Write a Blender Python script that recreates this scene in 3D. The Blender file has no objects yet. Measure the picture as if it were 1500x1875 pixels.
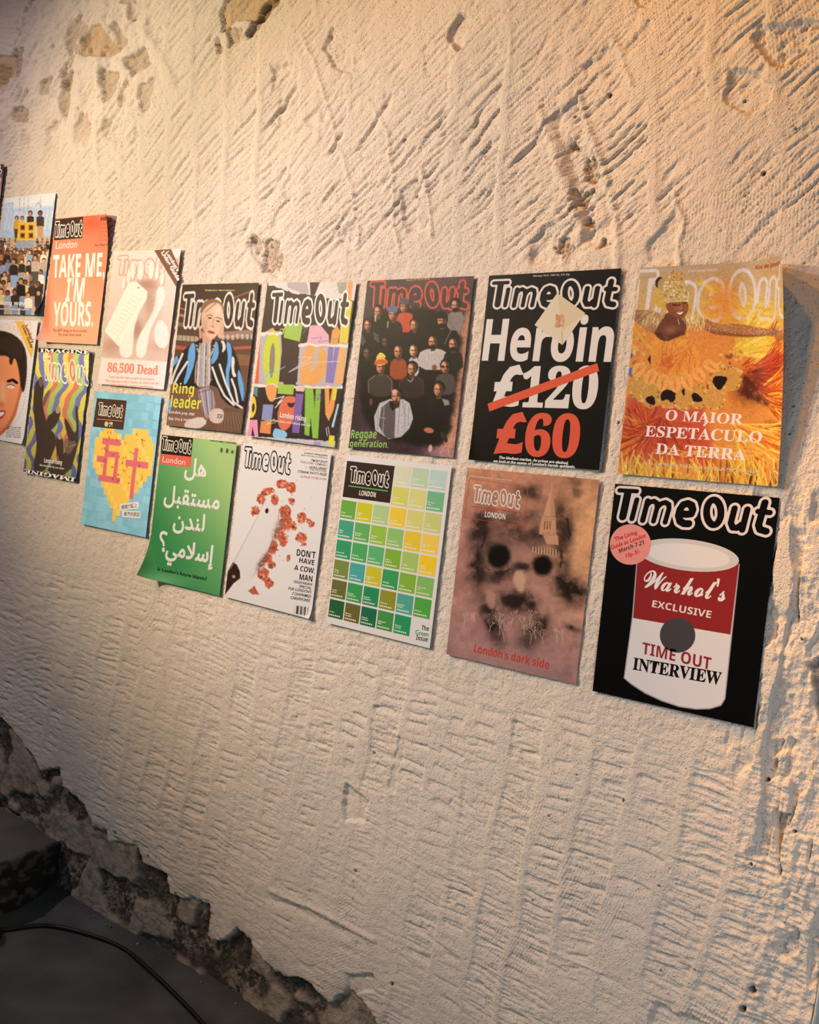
import bpy, math, random
import numpy as np
from mathutils import Vector, Matrix

SC = bpy.context.scene
COL = SC.collection

# ------------------------------------------------------------------ camera
FPX = 1997.1                                   # focal length in pixels of the 1500 x 1875 frame
CAM = np.array([0.9784, -2.0291, 1.4874])
RWC = np.array([[0.7583620273509363, 0.6403335406819222, 0.12190156746297755],
                [-0.11464450861398048, -0.05307054158593914, 0.9919879809052295],
                [0.6416725583323918, -0.7662613616081189, 0.03316404061080426]])
cam_data = bpy.data.cameras.new('camera')
cam = bpy.data.objects.new('camera', cam_data)
COL.objects.link(cam)
cam_data.sensor_fit = 'VERTICAL'
cam_data.sensor_height = 24.0
cam_data.lens = FPX / 1875.0 * 24.0
cam_data.clip_start = 0.05
M = Matrix([list(r) for r in RWC.T]).to_4x4()
M.translation = Vector(CAM)
cam.matrix_world = M
SC.camera = cam

# ------------------------------------------------------------------ world, lamps, exposure
W = bpy.data.worlds.new('room_ambience')
SC.world = W
W.use_nodes = True
bg = W.node_tree.nodes['Background']
bg.inputs[0].default_value = (0.62, 0.74, 0.88, 1)
bg.inputs[1].default_value = 0.01


def lamp(kind, name, loc, aim, energy, color, **kw):
    d = bpy.data.lights.new(name, kind)
    d.energy = energy
    d.color = color
    for k, v in kw.items():
        setattr(d, k, v)
    o = bpy.data.objects.new(name, d)
    COL.objects.link(o)
    o.location = loc
    o.rotation_euler = (Vector(aim) - Vector(loc)).to_track_quat('-Z', 'Y').to_euler()
    return o


def spot(name, loc, aim, ang, blend, rgb):
    m = max(rgb)
    lamp('SPOT', name, loc, aim, 100 * m, tuple(c / m for c in rgb), spot_size=math.radians(ang), spot_blend=blend,
         shadow_soft_size=0.05)


# ceiling spotlights along the wall, their throw overlapping
spot('track_spotlight', (-3.6, -2.2, 3.7), (-2.5, 0, 1.7), 60, .9, (1.9, 1.4, 1.3))
spot('track_spotlight', (-2.8, -2.4, 3.3), (-0.7, 0, 1.6), 42, 1., (1.75, 1.95, 2.45))
spot('track_spotlight', (-1.6, -2.2, 3.7), (-0.5, 0, 1.7), 60, .9, (1.3, 0.50, 0.02))
spot('low_spotlight', (-3.6, -2.6, 2.6), (-1.2, 0, 2.1), 60, .9, (5.0, 3.75, 2.1))
spot('amber_spotlight', (-0.6, -1.2, 3.8), (0.3, 0, 1.9), 50, 1., (0.85, 0.30, 0.0))
spot('amber_grazing_fill', (-0.55, -0.55, 3.0), (0.40, 0, 1.0), 22, 1., (1.5, 0.66, 0.10))  # added narrow spot, there only to turn the right strip orange
lamp('AREA', 'doorway_daylight', (1.3, -1.2, 0.9), (-0.2, 0, 0.7), 9.8, (0.84, 0.92, 1.0),
     size=0.6, size_y=1.2, shape='RECTANGLE')
lamp('AREA', 'room_fill', (-1.0, -3.5, 1.5), (-1.0, 0, 1.5), 7.5, (0.55, 0.92, 1.0),  # added soft fill from the room side, no window stands there
     size=2.0, size_y=2.0, shape='RECTANGLE')

SC.view_settings.view_transform = 'Standard'
SC.view_settings.look = 'None'
SC.view_settings.gamma = 1.0
SC.view_settings.use_curve_mapping = False
SC.view_settings.exposure = 0.0


# ------------------------------------------------------------------ measuring helpers
def pix(px, py, axis=1, val=0.0):
    """point of the plane (axis = val) seen at a pixel of the photograph"""
    px = np.asarray(px, float)
    py = np.asarray(py, float)
    d = np.stack([(px - 750) / FPX, -(py - 937.5) / FPX, -np.ones_like(px)], -1) @ RWC
    t = (val - CAM[axis]) / d[..., axis]
    return CAM + t[..., None] * d


def toPix(p):
    q = (np.asarray(p, float) - CAM) @ RWC.T
    return 750 + FPX * q[..., 0] / -q[..., 2], 937.5 - FPX * q[..., 1] / -q[..., 2]


_rng = np.random.default_rng(7)
_T = _rng.random((256, 256)).astype(np.float32)


def vn(x, y, seed=0):
    """smooth value noise, 0..1"""
    x = np.asarray(x, np.float32) + 17.3 * seed
    y = np.asarray(y, np.float32) + 9.1 * seed
    xi = np.floor(x).astype(np.int32)
    yi = np.floor(y).astype(np.int32)
    fx = x - xi
    fy = y - yi
    fx = fx * fx * (3 - 2 * fx)
    fy = fy * fy * (3 - 2 * fy)
    x0 = xi & 255
    x1 = (xi + 1) & 255
    y0 = yi & 255
    y1 = (yi + 1) & 255
    a = _T[y0, x0]
    b = _T[y0, x1]
    c = _T[y1, x0]
    d = _T[y1, x1]
    return a + (b - a) * fx + (c - a) * fy + (a - b - c + d) * fx * fy


def fbm(x, y, seed=0, o=3):
    s = 0
    a = 0.5
    n = 0
    for k in range(o):
        s = s + a * vn(x, y, seed + k * 3)
        n += a
        x = x * 2.03
        y = y * 2.03
        a *= 0.55
    return s / n


def rnd(i, j, seed=0):
    return _T[(j * 7 + seed * 31 + i * 3) & 255, (i * 13 + seed * 57 + j * 5) & 255]


def sst(a, b, x):
    t = np.clip((x - a) / (b - a), 0, 1)
    return t * t * (3 - 2 * t)


def poly_sdf(X, Y, pts):
    """signed distance to a closed polygon, negative inside"""
    pts = np.asarray(pts, float)
    n = len(pts)
    best = np.full(X.shape, 1e9)
    ins = np.zeros(X.shape, bool)
    for i in range(n):
        x0, y0 = pts[i]
        x1, y1 = pts[(i + 1) % n]
        dx, dy = x1 - x0, y1 - y0
        L = dx * dx + dy * dy + 1e-12
        t = np.clip(((X - x0) * dx + (Y - y0) * dy) / L, 0, 1)
        best = np.minimum(best, (X - x0 - t * dx) ** 2 + (Y - y0 - t * dy) ** 2)
        if y0 != y1:
            c = ((y0 > Y) != (y1 > Y)) & (X < dx * (Y - y0) / (dy if dy else 1e-9) + x0)
            ins ^= c
    d = np.sqrt(best)
    return np.where(ins, -d, d)


def line_dist(X, Y, pts):
    best = np.full(X.shape, 1e9)
    for (x0, y0), (x1, y1) in zip(pts[:-1], pts[1:]):
        dx, dy = x1 - x0, y1 - y0
        L = dx * dx + dy * dy + 1e-12
        t = np.clip(((X - x0) * dx + (Y - y0) * dy) / L, 0, 1)
        best = np.minimum(best, (X - x0 - t * dx) ** 2 + (Y - y0 - t * dy) ** 2)
    return np.sqrt(best)


def link_mesh(name, verts, faces, mat=None, parent=None, smooth=False):
    me = bpy.data.meshes.new(name)
    me.from_pydata([tuple(v) for v in verts], [], faces)
    me.update()
    o = bpy.data.objects.new(name, me)
    COL.objects.link(o)
    if mat:
        me.materials.append(mat)
    if parent:
        o.parent = parent
    if smooth:
        me.shade_smooth()
    return o


def grid_mesh(name, V, nu, nv, mat=None, parent=None, colors=None, smooth=True):
    """V: (nv*nu,3) array of points laid out row by row; quads between them"""
    me = bpy.data.meshes.new(name)
    n = nu * nv
    idx = np.arange(n, dtype=np.int32).reshape(nv, nu)
    q = np.stack([idx[:-1, :-1], idx[1:, :-1], idx[1:, 1:], idx[:-1, 1:]], -1).reshape(-1, 4)
    me.vertices.add(n)
    me.vertices.foreach_set('co', np.ascontiguousarray(V, np.float32).ravel())
    me.loops.add(q.size)
    me.loops.foreach_set('vertex_index', q.ravel())
    me.polygons.add(len(q))
    me.polygons.foreach_set('loop_start', np.arange(0, q.size, 4, dtype=np.int32))
    me.polygons.foreach_set('loop_total', np.full(len(q), 4, np.int32))
    if smooth:
        me.polygons.foreach_set('use_smooth', np.ones(len(q), bool))
    me.update(calc_edges=True)
    if colors is not None:
        ca = me.color_attributes.new('print', 'FLOAT_COLOR', 'POINT')
        c4 = np.ones((n, 4), np.float32)
        c4[:, :3] = colors
        ca.data.foreach_set('color', c4.ravel())
    o = bpy.data.objects.new(name, me)
    COL.objects.link(o)
    if mat:
        me.materials.append(mat)
    if parent:
        o.parent = parent
    return o


def lin(c):
    if isinstance(c, (tuple, list)):
        c = np.asarray(c, float) / 255.0
    return np.where(c <= 0.04045, c / 12.92, ((c + 0.055) / 1.055) ** 2.4)


def node_mat(name, rough=0.8, spec=0.3, color=None):
    m = bpy.data.materials.new(name)
    m.use_nodes = True
    b = m.node_tree.nodes['Principled BSDF']
    b.inputs['Roughness'].default_value = rough
    b.inputs['Specular IOR Level'].default_value = spec
    if color is not None:
        b.inputs['Base Color'].default_value = (*lin(color), 1)
    return m, m.node_tree, b


def add_bump(nt, b, layers):
    """layers: (scale, detail, distance, strength[, stretch]) of noise bump in object space"""
    N = nt.nodes
    tc = N.new('ShaderNodeTexCoord')
    prev = None
    for sc, det, dist, st, *rest in layers:
        mp = N.new('ShaderNodeMapping')
        if rest:
            mp.inputs['Scale'].default_value = rest[0]
        nt.links.new(tc.outputs['Object'], mp.inputs['Vector'])
        nz = N.new('ShaderNodeTexNoise')
        nz.inputs['Scale'].default_value = sc
        nz.inputs['Detail'].default_value = det
        nt.links.new(mp.outputs['Vector'], nz.inputs['Vector'])
        bp = N.new('ShaderNodeBump')
        bp.inputs['Strength'].default_value = st
        bp.inputs['Distance'].default_value = dist
        nt.links.new(nz.outputs['Fac'], bp.inputs['Height'])
        if prev:
            nt.links.new(prev.outputs['Normal'], bp.inputs['Normal'])
        prev = bp
    nt.links.new(prev.outputs['Normal'], b.inputs['Normal'])


def noise_tint(nt, b, src, scale, lo, hi, detail=5.0):
    """multiply colour socket src by a noise between lo and hi (rgb tuples)"""
    N = nt.nodes
    tc = N.new('ShaderNodeTexCoord')
    nz = N.new('ShaderNodeTexNoise')
    nz.inputs['Scale'].default_value = scale
    nz.inputs['Detail'].default_value = detail
    nt.links.new(tc.outputs['Object'], nz.inputs['Vector'])
    cr = N.new('ShaderNodeValToRGB')
    cr.color_ramp.elements[0].position = 0.3
    cr.color_ramp.elements[1].position = 0.7
    cr.color_ramp.elements[0].color = (*lo, 1)
    cr.color_ramp.elements[1].color = (*hi, 1)
    nt.links.new(nz.outputs['Fac'], cr.inputs['Fac'])
    mx = N.new('ShaderNodeMix')
    mx.data_type = 'RGBA'
    mx.blend_type = 'MULTIPLY'
    mx.inputs[0].default_value = 1.0
    nt.links.new(cr.outputs['Color'], mx.inputs[7])
    if hasattr(src, 'default_value') and not src.is_output:
        pass
    nt.links.new(src, mx.inputs[6])
    nt.links.new(mx.outputs[2], b.inputs['Base Color'])
    return mx.outputs[2]


def tag(o, label=None, cat=None, group=None, kind=None):
    if label:
        o['label'] = label
    if cat:
        o['category'] = cat
    if group:
        o['group'] = group
    if kind:
        o['kind'] = kind
    return o


# ------------------------------------------------------------------ the setting: plastered wall
WY = 0.007            # mean plane of the plaster, a little behind the hung covers
X_END = 0.368
NX, NZ = 900, 990
_xs = np.linspace(-4.2, X_END, 4000)
_u = toPix(np.stack([_xs, 0 * _xs, 0 * _xs + 1.4], -1))[0]
_ul = toPix([-4.2, 0, 1.4])[0]
ucols = np.concatenate([np.linspace(_ul, -60, 40, endpoint=False), np.linspace(-60, _u[-1], NX - 40)])
xcol = np.interp(ucols, _u, _xs)


def z_at_row(x, py):
    # height on the wall at which column x reaches picture row py
    A = RWC[1] + (py - 937.5) / FPX * -RWC[2]
    # q.A = 0 with q = (x,0,z)-CAM
    return CAM[2] - (A[0] * (x - CAM[0]) + A[1] * (0 - CAM[1])) / A[2]


zlo = np.clip(z_at_row(xcol, 1915.0), -0.02, 1.5)
zhi = np.clip(z_at_row(xcol, -60.0), 1.0, 3.35)
zhi = np.maximum(zhi, zlo + 0.3)
tt = np.concatenate([np.linspace(-1, 0, 20, endpoint=False), np.linspace(0, 1, NZ - 32, endpoint=False), np.linspace(1, 2, 12)])
ZZ = np.empty((NZ, NX))
for r, t in enumerate(tt):
    if t < 0:
        ZZ[r] = -0.02 + (zlo + 0.02) * (t + 1)
    elif t < 1:
        ZZ[r] = zlo + (zhi - zlo) * t
    else:
        ZZ[r] = zhi + (3.4 - zhi) * (t - 1)
XX = np.broadcast_to(xcol, (NZ, NX)).copy()
PX, PY = toPix(np.stack([XX, np.zeros_like(XX), ZZ], -1))   # only to find the measured features on the wall


def strokes(X, Z, th, colw, pitch, seed, shear=0.0, present=0.75):
    """rows of chisel cuts: direction th (rad), set in upright bands colw wide"""
    ct, st_ = math.cos(th), math.sin(th)
    wx = X + 0.07 * (vn(X / .5, Z / .45, seed) - .5) + 0.02 * (vn(X / .11, Z / .09, seed + 1) - .5) + shear * Z
    ci = np.floor(wx / colw).astype(np.int32)
    cf = wx / colw - ci
    t = Z * ct - X * st_
    s = X * ct + Z * st_
    t = t + 0.035 * (vn(X / .3, Z / .3, seed + 2) - .5) + 0.010 * (vn(X / .07, Z / .07, seed + 3) - .5)
    cr = rnd(ci, ci * 0 + 3, seed)
    pt = pitch * (0.75 + 0.6 * rnd(ci, ci * 0 + 9, seed))
    tp = t / pt + cr * 7 + 0.9 * vn(t / pt / 2.3, cr * 50, seed + 11) + .25 * vn(s / .05, t / .02, seed + 12)
    ri = np.floor(tp).astype(np.int32)
    tf = tp - ri
    a = rnd(ci, ri, seed + 4)
    b = rnd(ci, ri, seed + 5)
    d = rnd(ci, ri, seed + 6)
    pr = (rnd(ci, ri, seed + 7) < present)
    win = sst(0.02 + 0.45 * a * a, 0.16 + 0.45 * a * a, cf) * sst(0.02 + 0.40 * b * b, 0.10 + 0.40 * b * b, 1 - cf)
    prof = sst(0.15, 0.90, tf) ** 1.8 * (1 - sst(0.90, 0.985, tf))
    band = sst(0.04, 0.16, cf) * sst(0.04, 0.12, 1 - cf) * sst(.30, .50, vn(cr * 90, t / .25, seed + 13))
    # scattered finer scratches along the same direction
    n1 = vn(s / .055, t / .0050, seed + 8)
    n2 = vn(s / .030, t / .0024, seed + 9)
    n3 = vn(s / .012, t / .0014, seed + 10)
    fine = -1.0 * sst(.55, .80, n1) - .6 * sst(.55, .85, n2) + .35 * (n3 - .5)
    return -(0.25 + 0.75 * d) * win * prof * pr, fine, band, s, t


# blend the three zones: diagonal cuts above the covers, level cuts below, plain trowelled band between
zn = ZZ + 0.10 * (vn(XX / .3, ZZ / .3, 40) - .5)
up = sst(1.95, 2.15, zn)
lo = 1 - sst(0.93, 1.12, zn)
mid = 1 - up - lo
H = 0.010 * (fbm(XX / .55, ZZ / .6, 50, 2) - .5) + 0.006 * (fbm(XX / .14, ZZ / .2, 52, 2) - .5)
H *= 1 - 0.35 * mid

h1, r1, w1, s1, t1 = strokes(XX, ZZ, math.radians(37), 0.125, 0.021, 3, shear=0.20, present=0.80)
h1b, r1b, w1b, _, _ = strokes(XX, ZZ, math.radians(47), 0.17, 0.05, 23, shear=0.1, present=0.45)
h2, r2, w2, s2, t2 = strokes(XX, ZZ, math.radians(-1), 0.105, 0.030, 61, shear=-0.06, present=0.86)
h3, r3, w3, s3, t3 = strokes(XX, ZZ, math.radians(80), 0.30, 0.06, 81, present=0.5)
pm = sst(0.30, 0.62, fbm(XX / .22, ZZ / .22, 90, 2))            # where the tool bit deeper
pm2 = sst(0.35, 0.60, fbm(XX / .30, ZZ / .25, 95, 2))
bn1 = np.maximum(w1 * (.4 + .6 * pm), w1b * pm2)
bn2 = w2 * (.45 + .55 * pm)
h2c, r2c, w2c, _, _ = strokes(XX, ZZ, math.radians(-4), 0.135, 0.017, 67, shear=-0.05, present=0.6)
H += up * (h1 * 0.0066 * (0.3 + 0.7 * pm) + h1b * 0.0075 * pm2 + r1 * .0023 * (0.15 + 0.85 * bn1) - .0022 * bn1)
H += lo * (h2 * 0.0048 * (0.30 + 0.70 * pm) + h2c * .0030 * pm2 + r2 * 0.0024 * (0.10 + 0.90 * bn2) - .0020 * bn2)
H += mid * (h3 * 0.0012 + 0.0005 * r3 + .0022 * (vn(XX / .022, ZZ / .09, 97) - .5) + .0012 * (vn(XX / .008, ZZ / .010, 98) - .5))
# notched-trowel combing: fine regular ridges in arcs and bands
for k, (cx, cz, per, amp, zone, sd) in enumerate([(-1.35, 1.05, .0068, .0007, lo, 101), (-.9, 3.3, .0072, .0008, up, 104),
                                                  (-1.9, 1.9, .0075, .0008, up, 107), (.6, 1.9, .007, .0004, up, 110)]):
    rr = np.sqrt((XX - cx) ** 2 + (ZZ - cz) ** 2) + .010 * vn(XX / .1, ZZ / .1, sd)
    m = sst(.50, .62, vn(XX / .17, ZZ / .17, sd + 1)) * zone
    H += amp * m * np.sin(rr * 2 * math.pi / per)
# grain of the plaster, coarser where the tool tore it
torn = np.maximum(up * bn1, lo * bn2)
H += torn * (0.0022 * (fbm(s1 * up / .010 + XX * lo / .012, t1 * up / .0045 + ZZ * lo / .005, 118, 2) - .5))
H += 0.0016 * (vn(XX / .010, ZZ / .010, 119) - .5) * (.4 + .6 * mid)
H += 0.0009 * (vn(XX / .006, ZZ / .006, 120) - .5) + 0.0008 * (vn(XX / .0026, ZZ / .0026, 121) - .5)
H += 0.0014 * (vn(XX / .018, ZZ / .018, 123) - .5)
pit = vn(XX / .009, ZZ / .009, 125)
H -= 0.0022 * sst(.90, .96, pit)

TINT = np.ones((NZ, NX, 3), np.float32)
MASK = np.zeros((NZ, NX), np.float32)          # bare masonry


def bbox_mask(pts, pad):
    p = np.asarray(pts, float)
    return (PX > p[:, 0].min() - pad) & (PX < p[:, 0].max() + pad) & (PY > p[:, 1].min() - pad) & (PY < p[:, 1].max() + pad)


def wxz(pts):
    q = pix([p[0] for p in pts], [p[1] for p in pts])
    return [(a[0], a[2]) for a in q]


def recess(pts, depth, edge=.008, wob=.010, rough=0.0, tint=None, dish=0.0, ws=.035):
    m = bbox_mask(pts, 30)
    if not m.any():
        return
    x, z = XX[m], ZZ[m]
    d = poly_sdf(x, z, wxz(pts))
    d = d + wob * 2 * (fbm(x / ws, z / ws, int(abs(pts[0][0])) % 50, 3) - .5)
    k = 1 - sst(-edge, 0, d)
    h = -depth * k * (1 - dish + dish * sst(0, -.03, d))
    if rough:
        h = h + k * rough * (fbm(x / .012, z / .012, 131, 3) - .5) * 2
    H[m] += h
    if tint is not None:
        TINT[m] *= 1 - k[:, None] * (1 - np.array(tint))


def ridge(pts, h, w, wob=.006):
    m = bbox_mask(pts, 25)
    if not m.any():
        return
    x, z = XX[m], ZZ[m]
    d = line_dist(x + wob * 2 * (vn(x / .04, z / .04, 5) - .5), z, wxz(pts))
    H[m] += h * np.exp(-(d / w) ** 2)


R_ = recess
R_([(840, 13), (860, 30), (853, 60), (837, 97), (810, 77), (820, 40)], .016, .012, rough=.003)
R_([(770, 85), (815, 60), (835, 100), (820, 140), (775, 130)], .003, .004, rough=.0015)
R_([(603, 40), (620, 60), (653, 80), (660, 113), (640, 133), (617, 133), (582, 90)], .010, .008, rough=.003)
R_([(490, 115), (533, 110), (530, 133), (520, 160), (490, 165)], .008, .010, rough=.002)
R_([(505, 178), (523, 175), (515, 225), (502, 225)], .007, .010)
R_([(550, 217), (580, 187), (597, 213), (567, 240)], .006, .010, rough=.0015)
R_([(503, 345), (530, 310), (538, 340), (520, 370)], .006, .010)
R_([(727, 347), (760, 320), (777, 353), (787, 383), (783, 420), (740, 430), (727, 383)], .009, .012, rough=.002)
R_([(612, 430), (650, 390), (652, 430), (640, 455), (615, 458)], .006, .012, rough=.002)
R_([(1000, 213), (1057, 167), (1080, 250), (1110, 333), (1130, 417), (1100, 465), (1055, 450), (1058, 413), (1040, 350), (1020, 290)],
   .012, .022, rough=.003)
R_([(435, 425), (460, 432), (500, 470), (515, 505), (500, 512), (470, 490), (448, 455)], .009, .012, rough=.002)
R_([(963, 440), (985, 410), (1012, 398), (1030, 430), (1030, 485), (965, 485)], .009, .014, rough=.002)
R_([(1130, 413), (1147, 380), (1170, 377), (1160, 400)], .007, .010)
R_([(1180, 483), (1180, 443), (1233, 377), (1250, 407), (1237, 443), (1235, 483)], .008, .014, rough=.0015)
R_([(1060, 120), (1113, 70), (1133, 100), (1070, 133)], .008, .010, rough=.002)
R_([(1137, 87), (1187, 33), (1203, 50), (1143, 97)], .006, .008, rough=.002)
R_([(1364, 67), (1387, 37), (1424, 37), (1467, 31), (1510, 35), (1510, 51), (1480, 53), (1471, 113), (1433, 123), (1393, 115)],
   .012, .010, rough=.005)
R_([(1329, 120), (1380, 124), (1417, 149), (1413, 180), (1372, 212), (1327, 193), (1320, 187)], .009, .009, rough=.003)
R_([(1150, -20), (1200, -20), (1190, 10), (1178, 22), (1165, 8)], .010, .006, rough=.003)
R_([(627, 1433), (673, 1467), (663, 1513), (623, 1507), (617, 1473)], .009, .012)
R_([(700, 1450), (725, 1340), (735, 1367), (718, 1460)], .006, .008)
R_([(1413, 1487), (1440, 1493), (1430, 1533), (1425, 1603), (1418, 1567)], .022, .006, rough=.003)
R_([(1455, 1700), (1470, 1712), (1467, 1747), (1457, 1762), (1420, 1760), (1400, 1735)], .012, .010, rough=.003)
R_([(1180, 1860), (1187, 1835), (1200, 1830), (1230, 1850), (1280, 1870), (1280, 1900), (1180, 1900)], .008, .010)
R_([(627, 1780), (677, 1787), (683, 1820), (630, 1820)], .008, .006)
R_([(1330, 1300), (1345, 1310), (1330, 1420), (1318, 1420)], .004, .006)
R_([(1395, 1360), (1440, 1350), (1460, 1365), (1410, 1385)], .008, .008, rough=.002)
R_([(1395, 1410), (1415, 1395), (1425, 1425), (1400, 1440)], .008, .008, rough=.002)
# a strip of coarser, lumpier plaster along the right end of the wall
rm = sst(1310, 1430, PX + 50 * (vn(PY / 40., PX / 40., 9) - .5)) * sst(840, 980, PY)
lump = fbm(XX / .040, ZZ / .11, 140, 4)
H += rm * (0.030 * (lump - .5) + 0.007 * (fbm(XX / .014, ZZ / .010, 141, 3) - .5) - .010 * sst(.55, .62, fbm(XX / .03, ZZ / .16, 144, 2)))
R_([(1478, 1220), (1490, 1200), (1520, 1190), (1520, 1340), (1495, 1335), (1483, 1290)], .012, .008, rough=.006, tint=(.42, .42, .42))
for pts, h, w in [([(495, 1634), (560, 1662), (600, 1680), (637, 1700), (680, 1722)], .005, .007), ([(490, 1646), (560, 1675), (632, 1712)], -.004, .012),
                  ([(550, 60), (590, 170), (615, 260), (640, 340), (652, 440)], .004, .006),
                  ([(670, 180), (705, 240), (718, 330), (716, 400), (730, 460)], .004, .006),
                  ([(765, 310), (780, 360), (788, 430)], .005, .006),
                  ([(1055, 165), (1080, 250), (1110, 340), (1130, 440), (1128, 490)], .006, .008),
                  ([(985, 190), (1005, 260), (1030, 350), (1060, 420)], .005, .010),
                  ([(1232, 355), (1250, 400), (1240, 480)], .005, .006),
                  ([(1120, 70), (1140, 110), (1150, 150)], .004, .006),
                  ([(923, 1707), (1000, 1743), (1100, 1785)], .0018, .003),
                  ([(690, 880), (700, 1000)], .003, .010),
                  ([(137, 100), (140, 160), (130, 235)], .010, .018),
                  ([(262, 60), (285, 100), (310, 145)], .008, .016),
                  ([(1440, 500), (1445, 700), (1420, 900), (1440, 1100)], .007, .020),
                  ([(1112, 500), (1108, 700), (1095, 860)], -.006, .014)]:
    ridge(pts, h, w)
# fallen plaster at the top left: smooth buff stones in ragged hollows
TAN = (0.80, 0.68, 0.50)
for pts, dpt in [([(163, 43), (180, 40), (193, 63), (213, 83), (213, 97), (187, 103), (143, 103), (140, 73)], .010),
                 ([(395, 20), (415, -25), (515, -25), (470, 40), (430, 35), (400, 60)], .012),
                 ([(-40, 97), (27, 97), (20, 140), (-40, 170)], .010)]:
    R_(pts, dpt, .006, .006, tint=TAN)
R_([(470, 5), (498, -20), (510, 0), (470, 50), (447, 70), (443, 60)], .018, .006, rough=.003, tint=(.6, .55, .5))  # shade of the crevice is also put into the tint
for pts in [[(193, 45), (205, 30), (225, 65), (235, 70), (215, 95), (208, 78)], [(217, 107), (262, 80), (276, 117), (240, 138)],
            [(180, 120), (215, 128), (210, 160), (185, 190), (175, 150)], [(20, 90), (42, 85), (35, 130), (20, 150)],
            [(108, 130), (135, 120), (128, 180), (118, 225), (105, 200)], [(395, 60), (405, 95), (390, 100), (388, 70)],
            [(405, 45), (440, 45), (436, 75), (415, 85)], [(20, 190), (50, 195), (45, 225), (15, 220)]]:
    R_(pts, .012, .008, .012, rough=.006, tint=(.72, .66, .58), ws=.02)
tl = (1 - sst(230, 330, PX)) * (1 - sst(180, 320, PY))
H += tl * (0.026 * (fbm(XX / .09, ZZ / .09, 150, 4) - .5) + .006 * (fbm(XX / .02, ZZ / .02, 151, 3) - .5))
crev = tl * sst(.60, .66, fbm(XX / .07, ZZ / .09, 152, 4))
H -= .010 * crev
TINT *= 1 - .30 * crev[..., None] * np.array([.8, 1., 1.25])
# hollow with bare aggregate at mid right, and a chipped spot above the covers
for c, a, b in [((1030, 452), 22, 26), ((1058, 362), 26, 26), ((1078, 305), 20, 22), ((1105, 445), 14, 14), ((1075, 410), 14, 12),
                ((490, 470), 26, 40), ((462, 448), 14, 22), ((1050, 265), 10, 8)]:
    pts = [(c[0] + a * math.cos(k * .785) * .8, c[1] + b * math.sin(k * .785) * .8) for k in range(8)]
    m = bbox_mask(pts, 16)
    x, z = XX[m], ZZ[m]
    d = poly_sdf(x, z, wxz(pts)) + .05 * (fbm(x / .022, z / .022, 160, 3) - .5)
    k = (1 - sst(-.004, .002, d))
    H[m] -= k * (.006 + .009 * fbm(x / .006, z / .006, 161, 2))
    spk = sst(.45, .6, fbm(x / .005, z / .005, 162, 2))
    TINT[m] *= 1 - (k * (.35 + .4 * spk))[:, None] * (1 - np.array([.42, .28, .17]))
# small bored holes
for hx, hy, hr in [(735, 255, 3.2), (755, 357, 2), (885, 284, 3), (1113, 172, 4.5), (1394, 314, 4.5), (1130, 773, 2.6), (1359, 182, 2.5),
                   (1455, 233, 2), (1045, 209, 2), (1465, 1171, 3), (715, 1803, 4), (205, 1526, 3.4), (265, 1571, 3.2), (316, 1638, 2.4),
                   (1452, 1524, 3.2), (1204, 1623, 2.2), (1212, 1695, 1.8), (1375, 1815, 7), (1357, 1850, 6), (1205, 1780, 2),
                   (1148, 1795, 1.8), (1269, 1778, 1.8), (678, 1380, 2.6), (1373, 1584, 3), (1053, 1420, 2), (1138, 1467, 3),
                   (1444, 794, 2), (1452, 743, 2), (250, 209, 2.5), (969, 1651, 1.8), (647, 1596, 3), (643, 1615, 2), (643, 1647, 2),
                   (1400, 1430, 4), (600, 1529, 1.5), (1003, 1495, 2), (1457, 1130, 3)]:
    m = (np.abs(PX - hx) < hr * 3 + 3) & (np.abs(PY - hy) < hr * 3 + 3)
    if not m.any():
        continue
    c = pix(hx, hy)
    r = hr * np.linalg.norm(pix(hx, hy + 1) - c)
    d = np.hypot(XX[m] - c[0], ZZ[m] - c[2]) + .25 * r * (vn(XX[m] / .004, ZZ[m] / .004, 2) - .5)
    H[m] -= .012 * (1 - sst(.6 * r, 1.1 * r, d))
    H[m] += .0012 * np.exp(-((d - 1.8 * r) / (.5 * r)) ** 2)
    TINT[m] *= 1 - (1 - sst(.7 * r, 1.3 * r, d))[:, None] * np.array([.72, .78, .82])
# plaster gone along the foot of the wall: recessed dark masonry with smears of mortar
BASE = [(-300, 1150), (-60, 1280), (0, 1315), (30, 1350), (50, 1380), (72, 1412), (88, 1404), (105, 1405), (112, 1440), (150, 1475), (160, 1500),
        (163, 1515), (190, 1518), (195, 1542), (245, 1545), (255, 1580), (275, 1588), (300, 1605), (305, 1640), (345, 1642),
        (377, 1660), (378, 1715), (405, 1722), (430, 1700), (475, 1750), (500, 1775), (560, 1802), (600, 1832), (640, 1815), (680, 1848),
        (690, 1885), (760, 2100), (-400, 2400)]
bw = wxz(BASE)
dz = poly_sdf(XX, ZZ, bw) + .030 * (fbm(XX / .05, ZZ / .05, 170, 4) - .5)
kb = 1 - sst(-.008, .001, dz)
smear = sst(.50, .60, fbm(XX / .16, ZZ / .11, 172, 3)) * (1 - sst(-.10, -.02, -np.abs(dz + .07)) * 0)
H = np.where(kb > 0, H * (1 - .7 * kb), H)
H -= kb * (.022 - .012 * smear) - kb * (.013 * (fbm(XX / .04, ZZ / .04, 174, 4) - .5)
                                       + (1 - .5 * smear) * .010 * (fbm(XX / .012, ZZ / .012, 175, 3) - .5))
speck = sst(.47, .55, .6 * fbm(XX / .022, ZZ / .022, 176, 4) + .4 * fbm(XX / .006, ZZ / .006, 181, 2))
big = sst(.42, .58, fbm(XX / .10, ZZ / .07, 177, 3))
dark = np.array([.060, .058, .056])
ltm = np.array([.50, .47, .42])
brn = np.array([.30, .235, .175])
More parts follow.
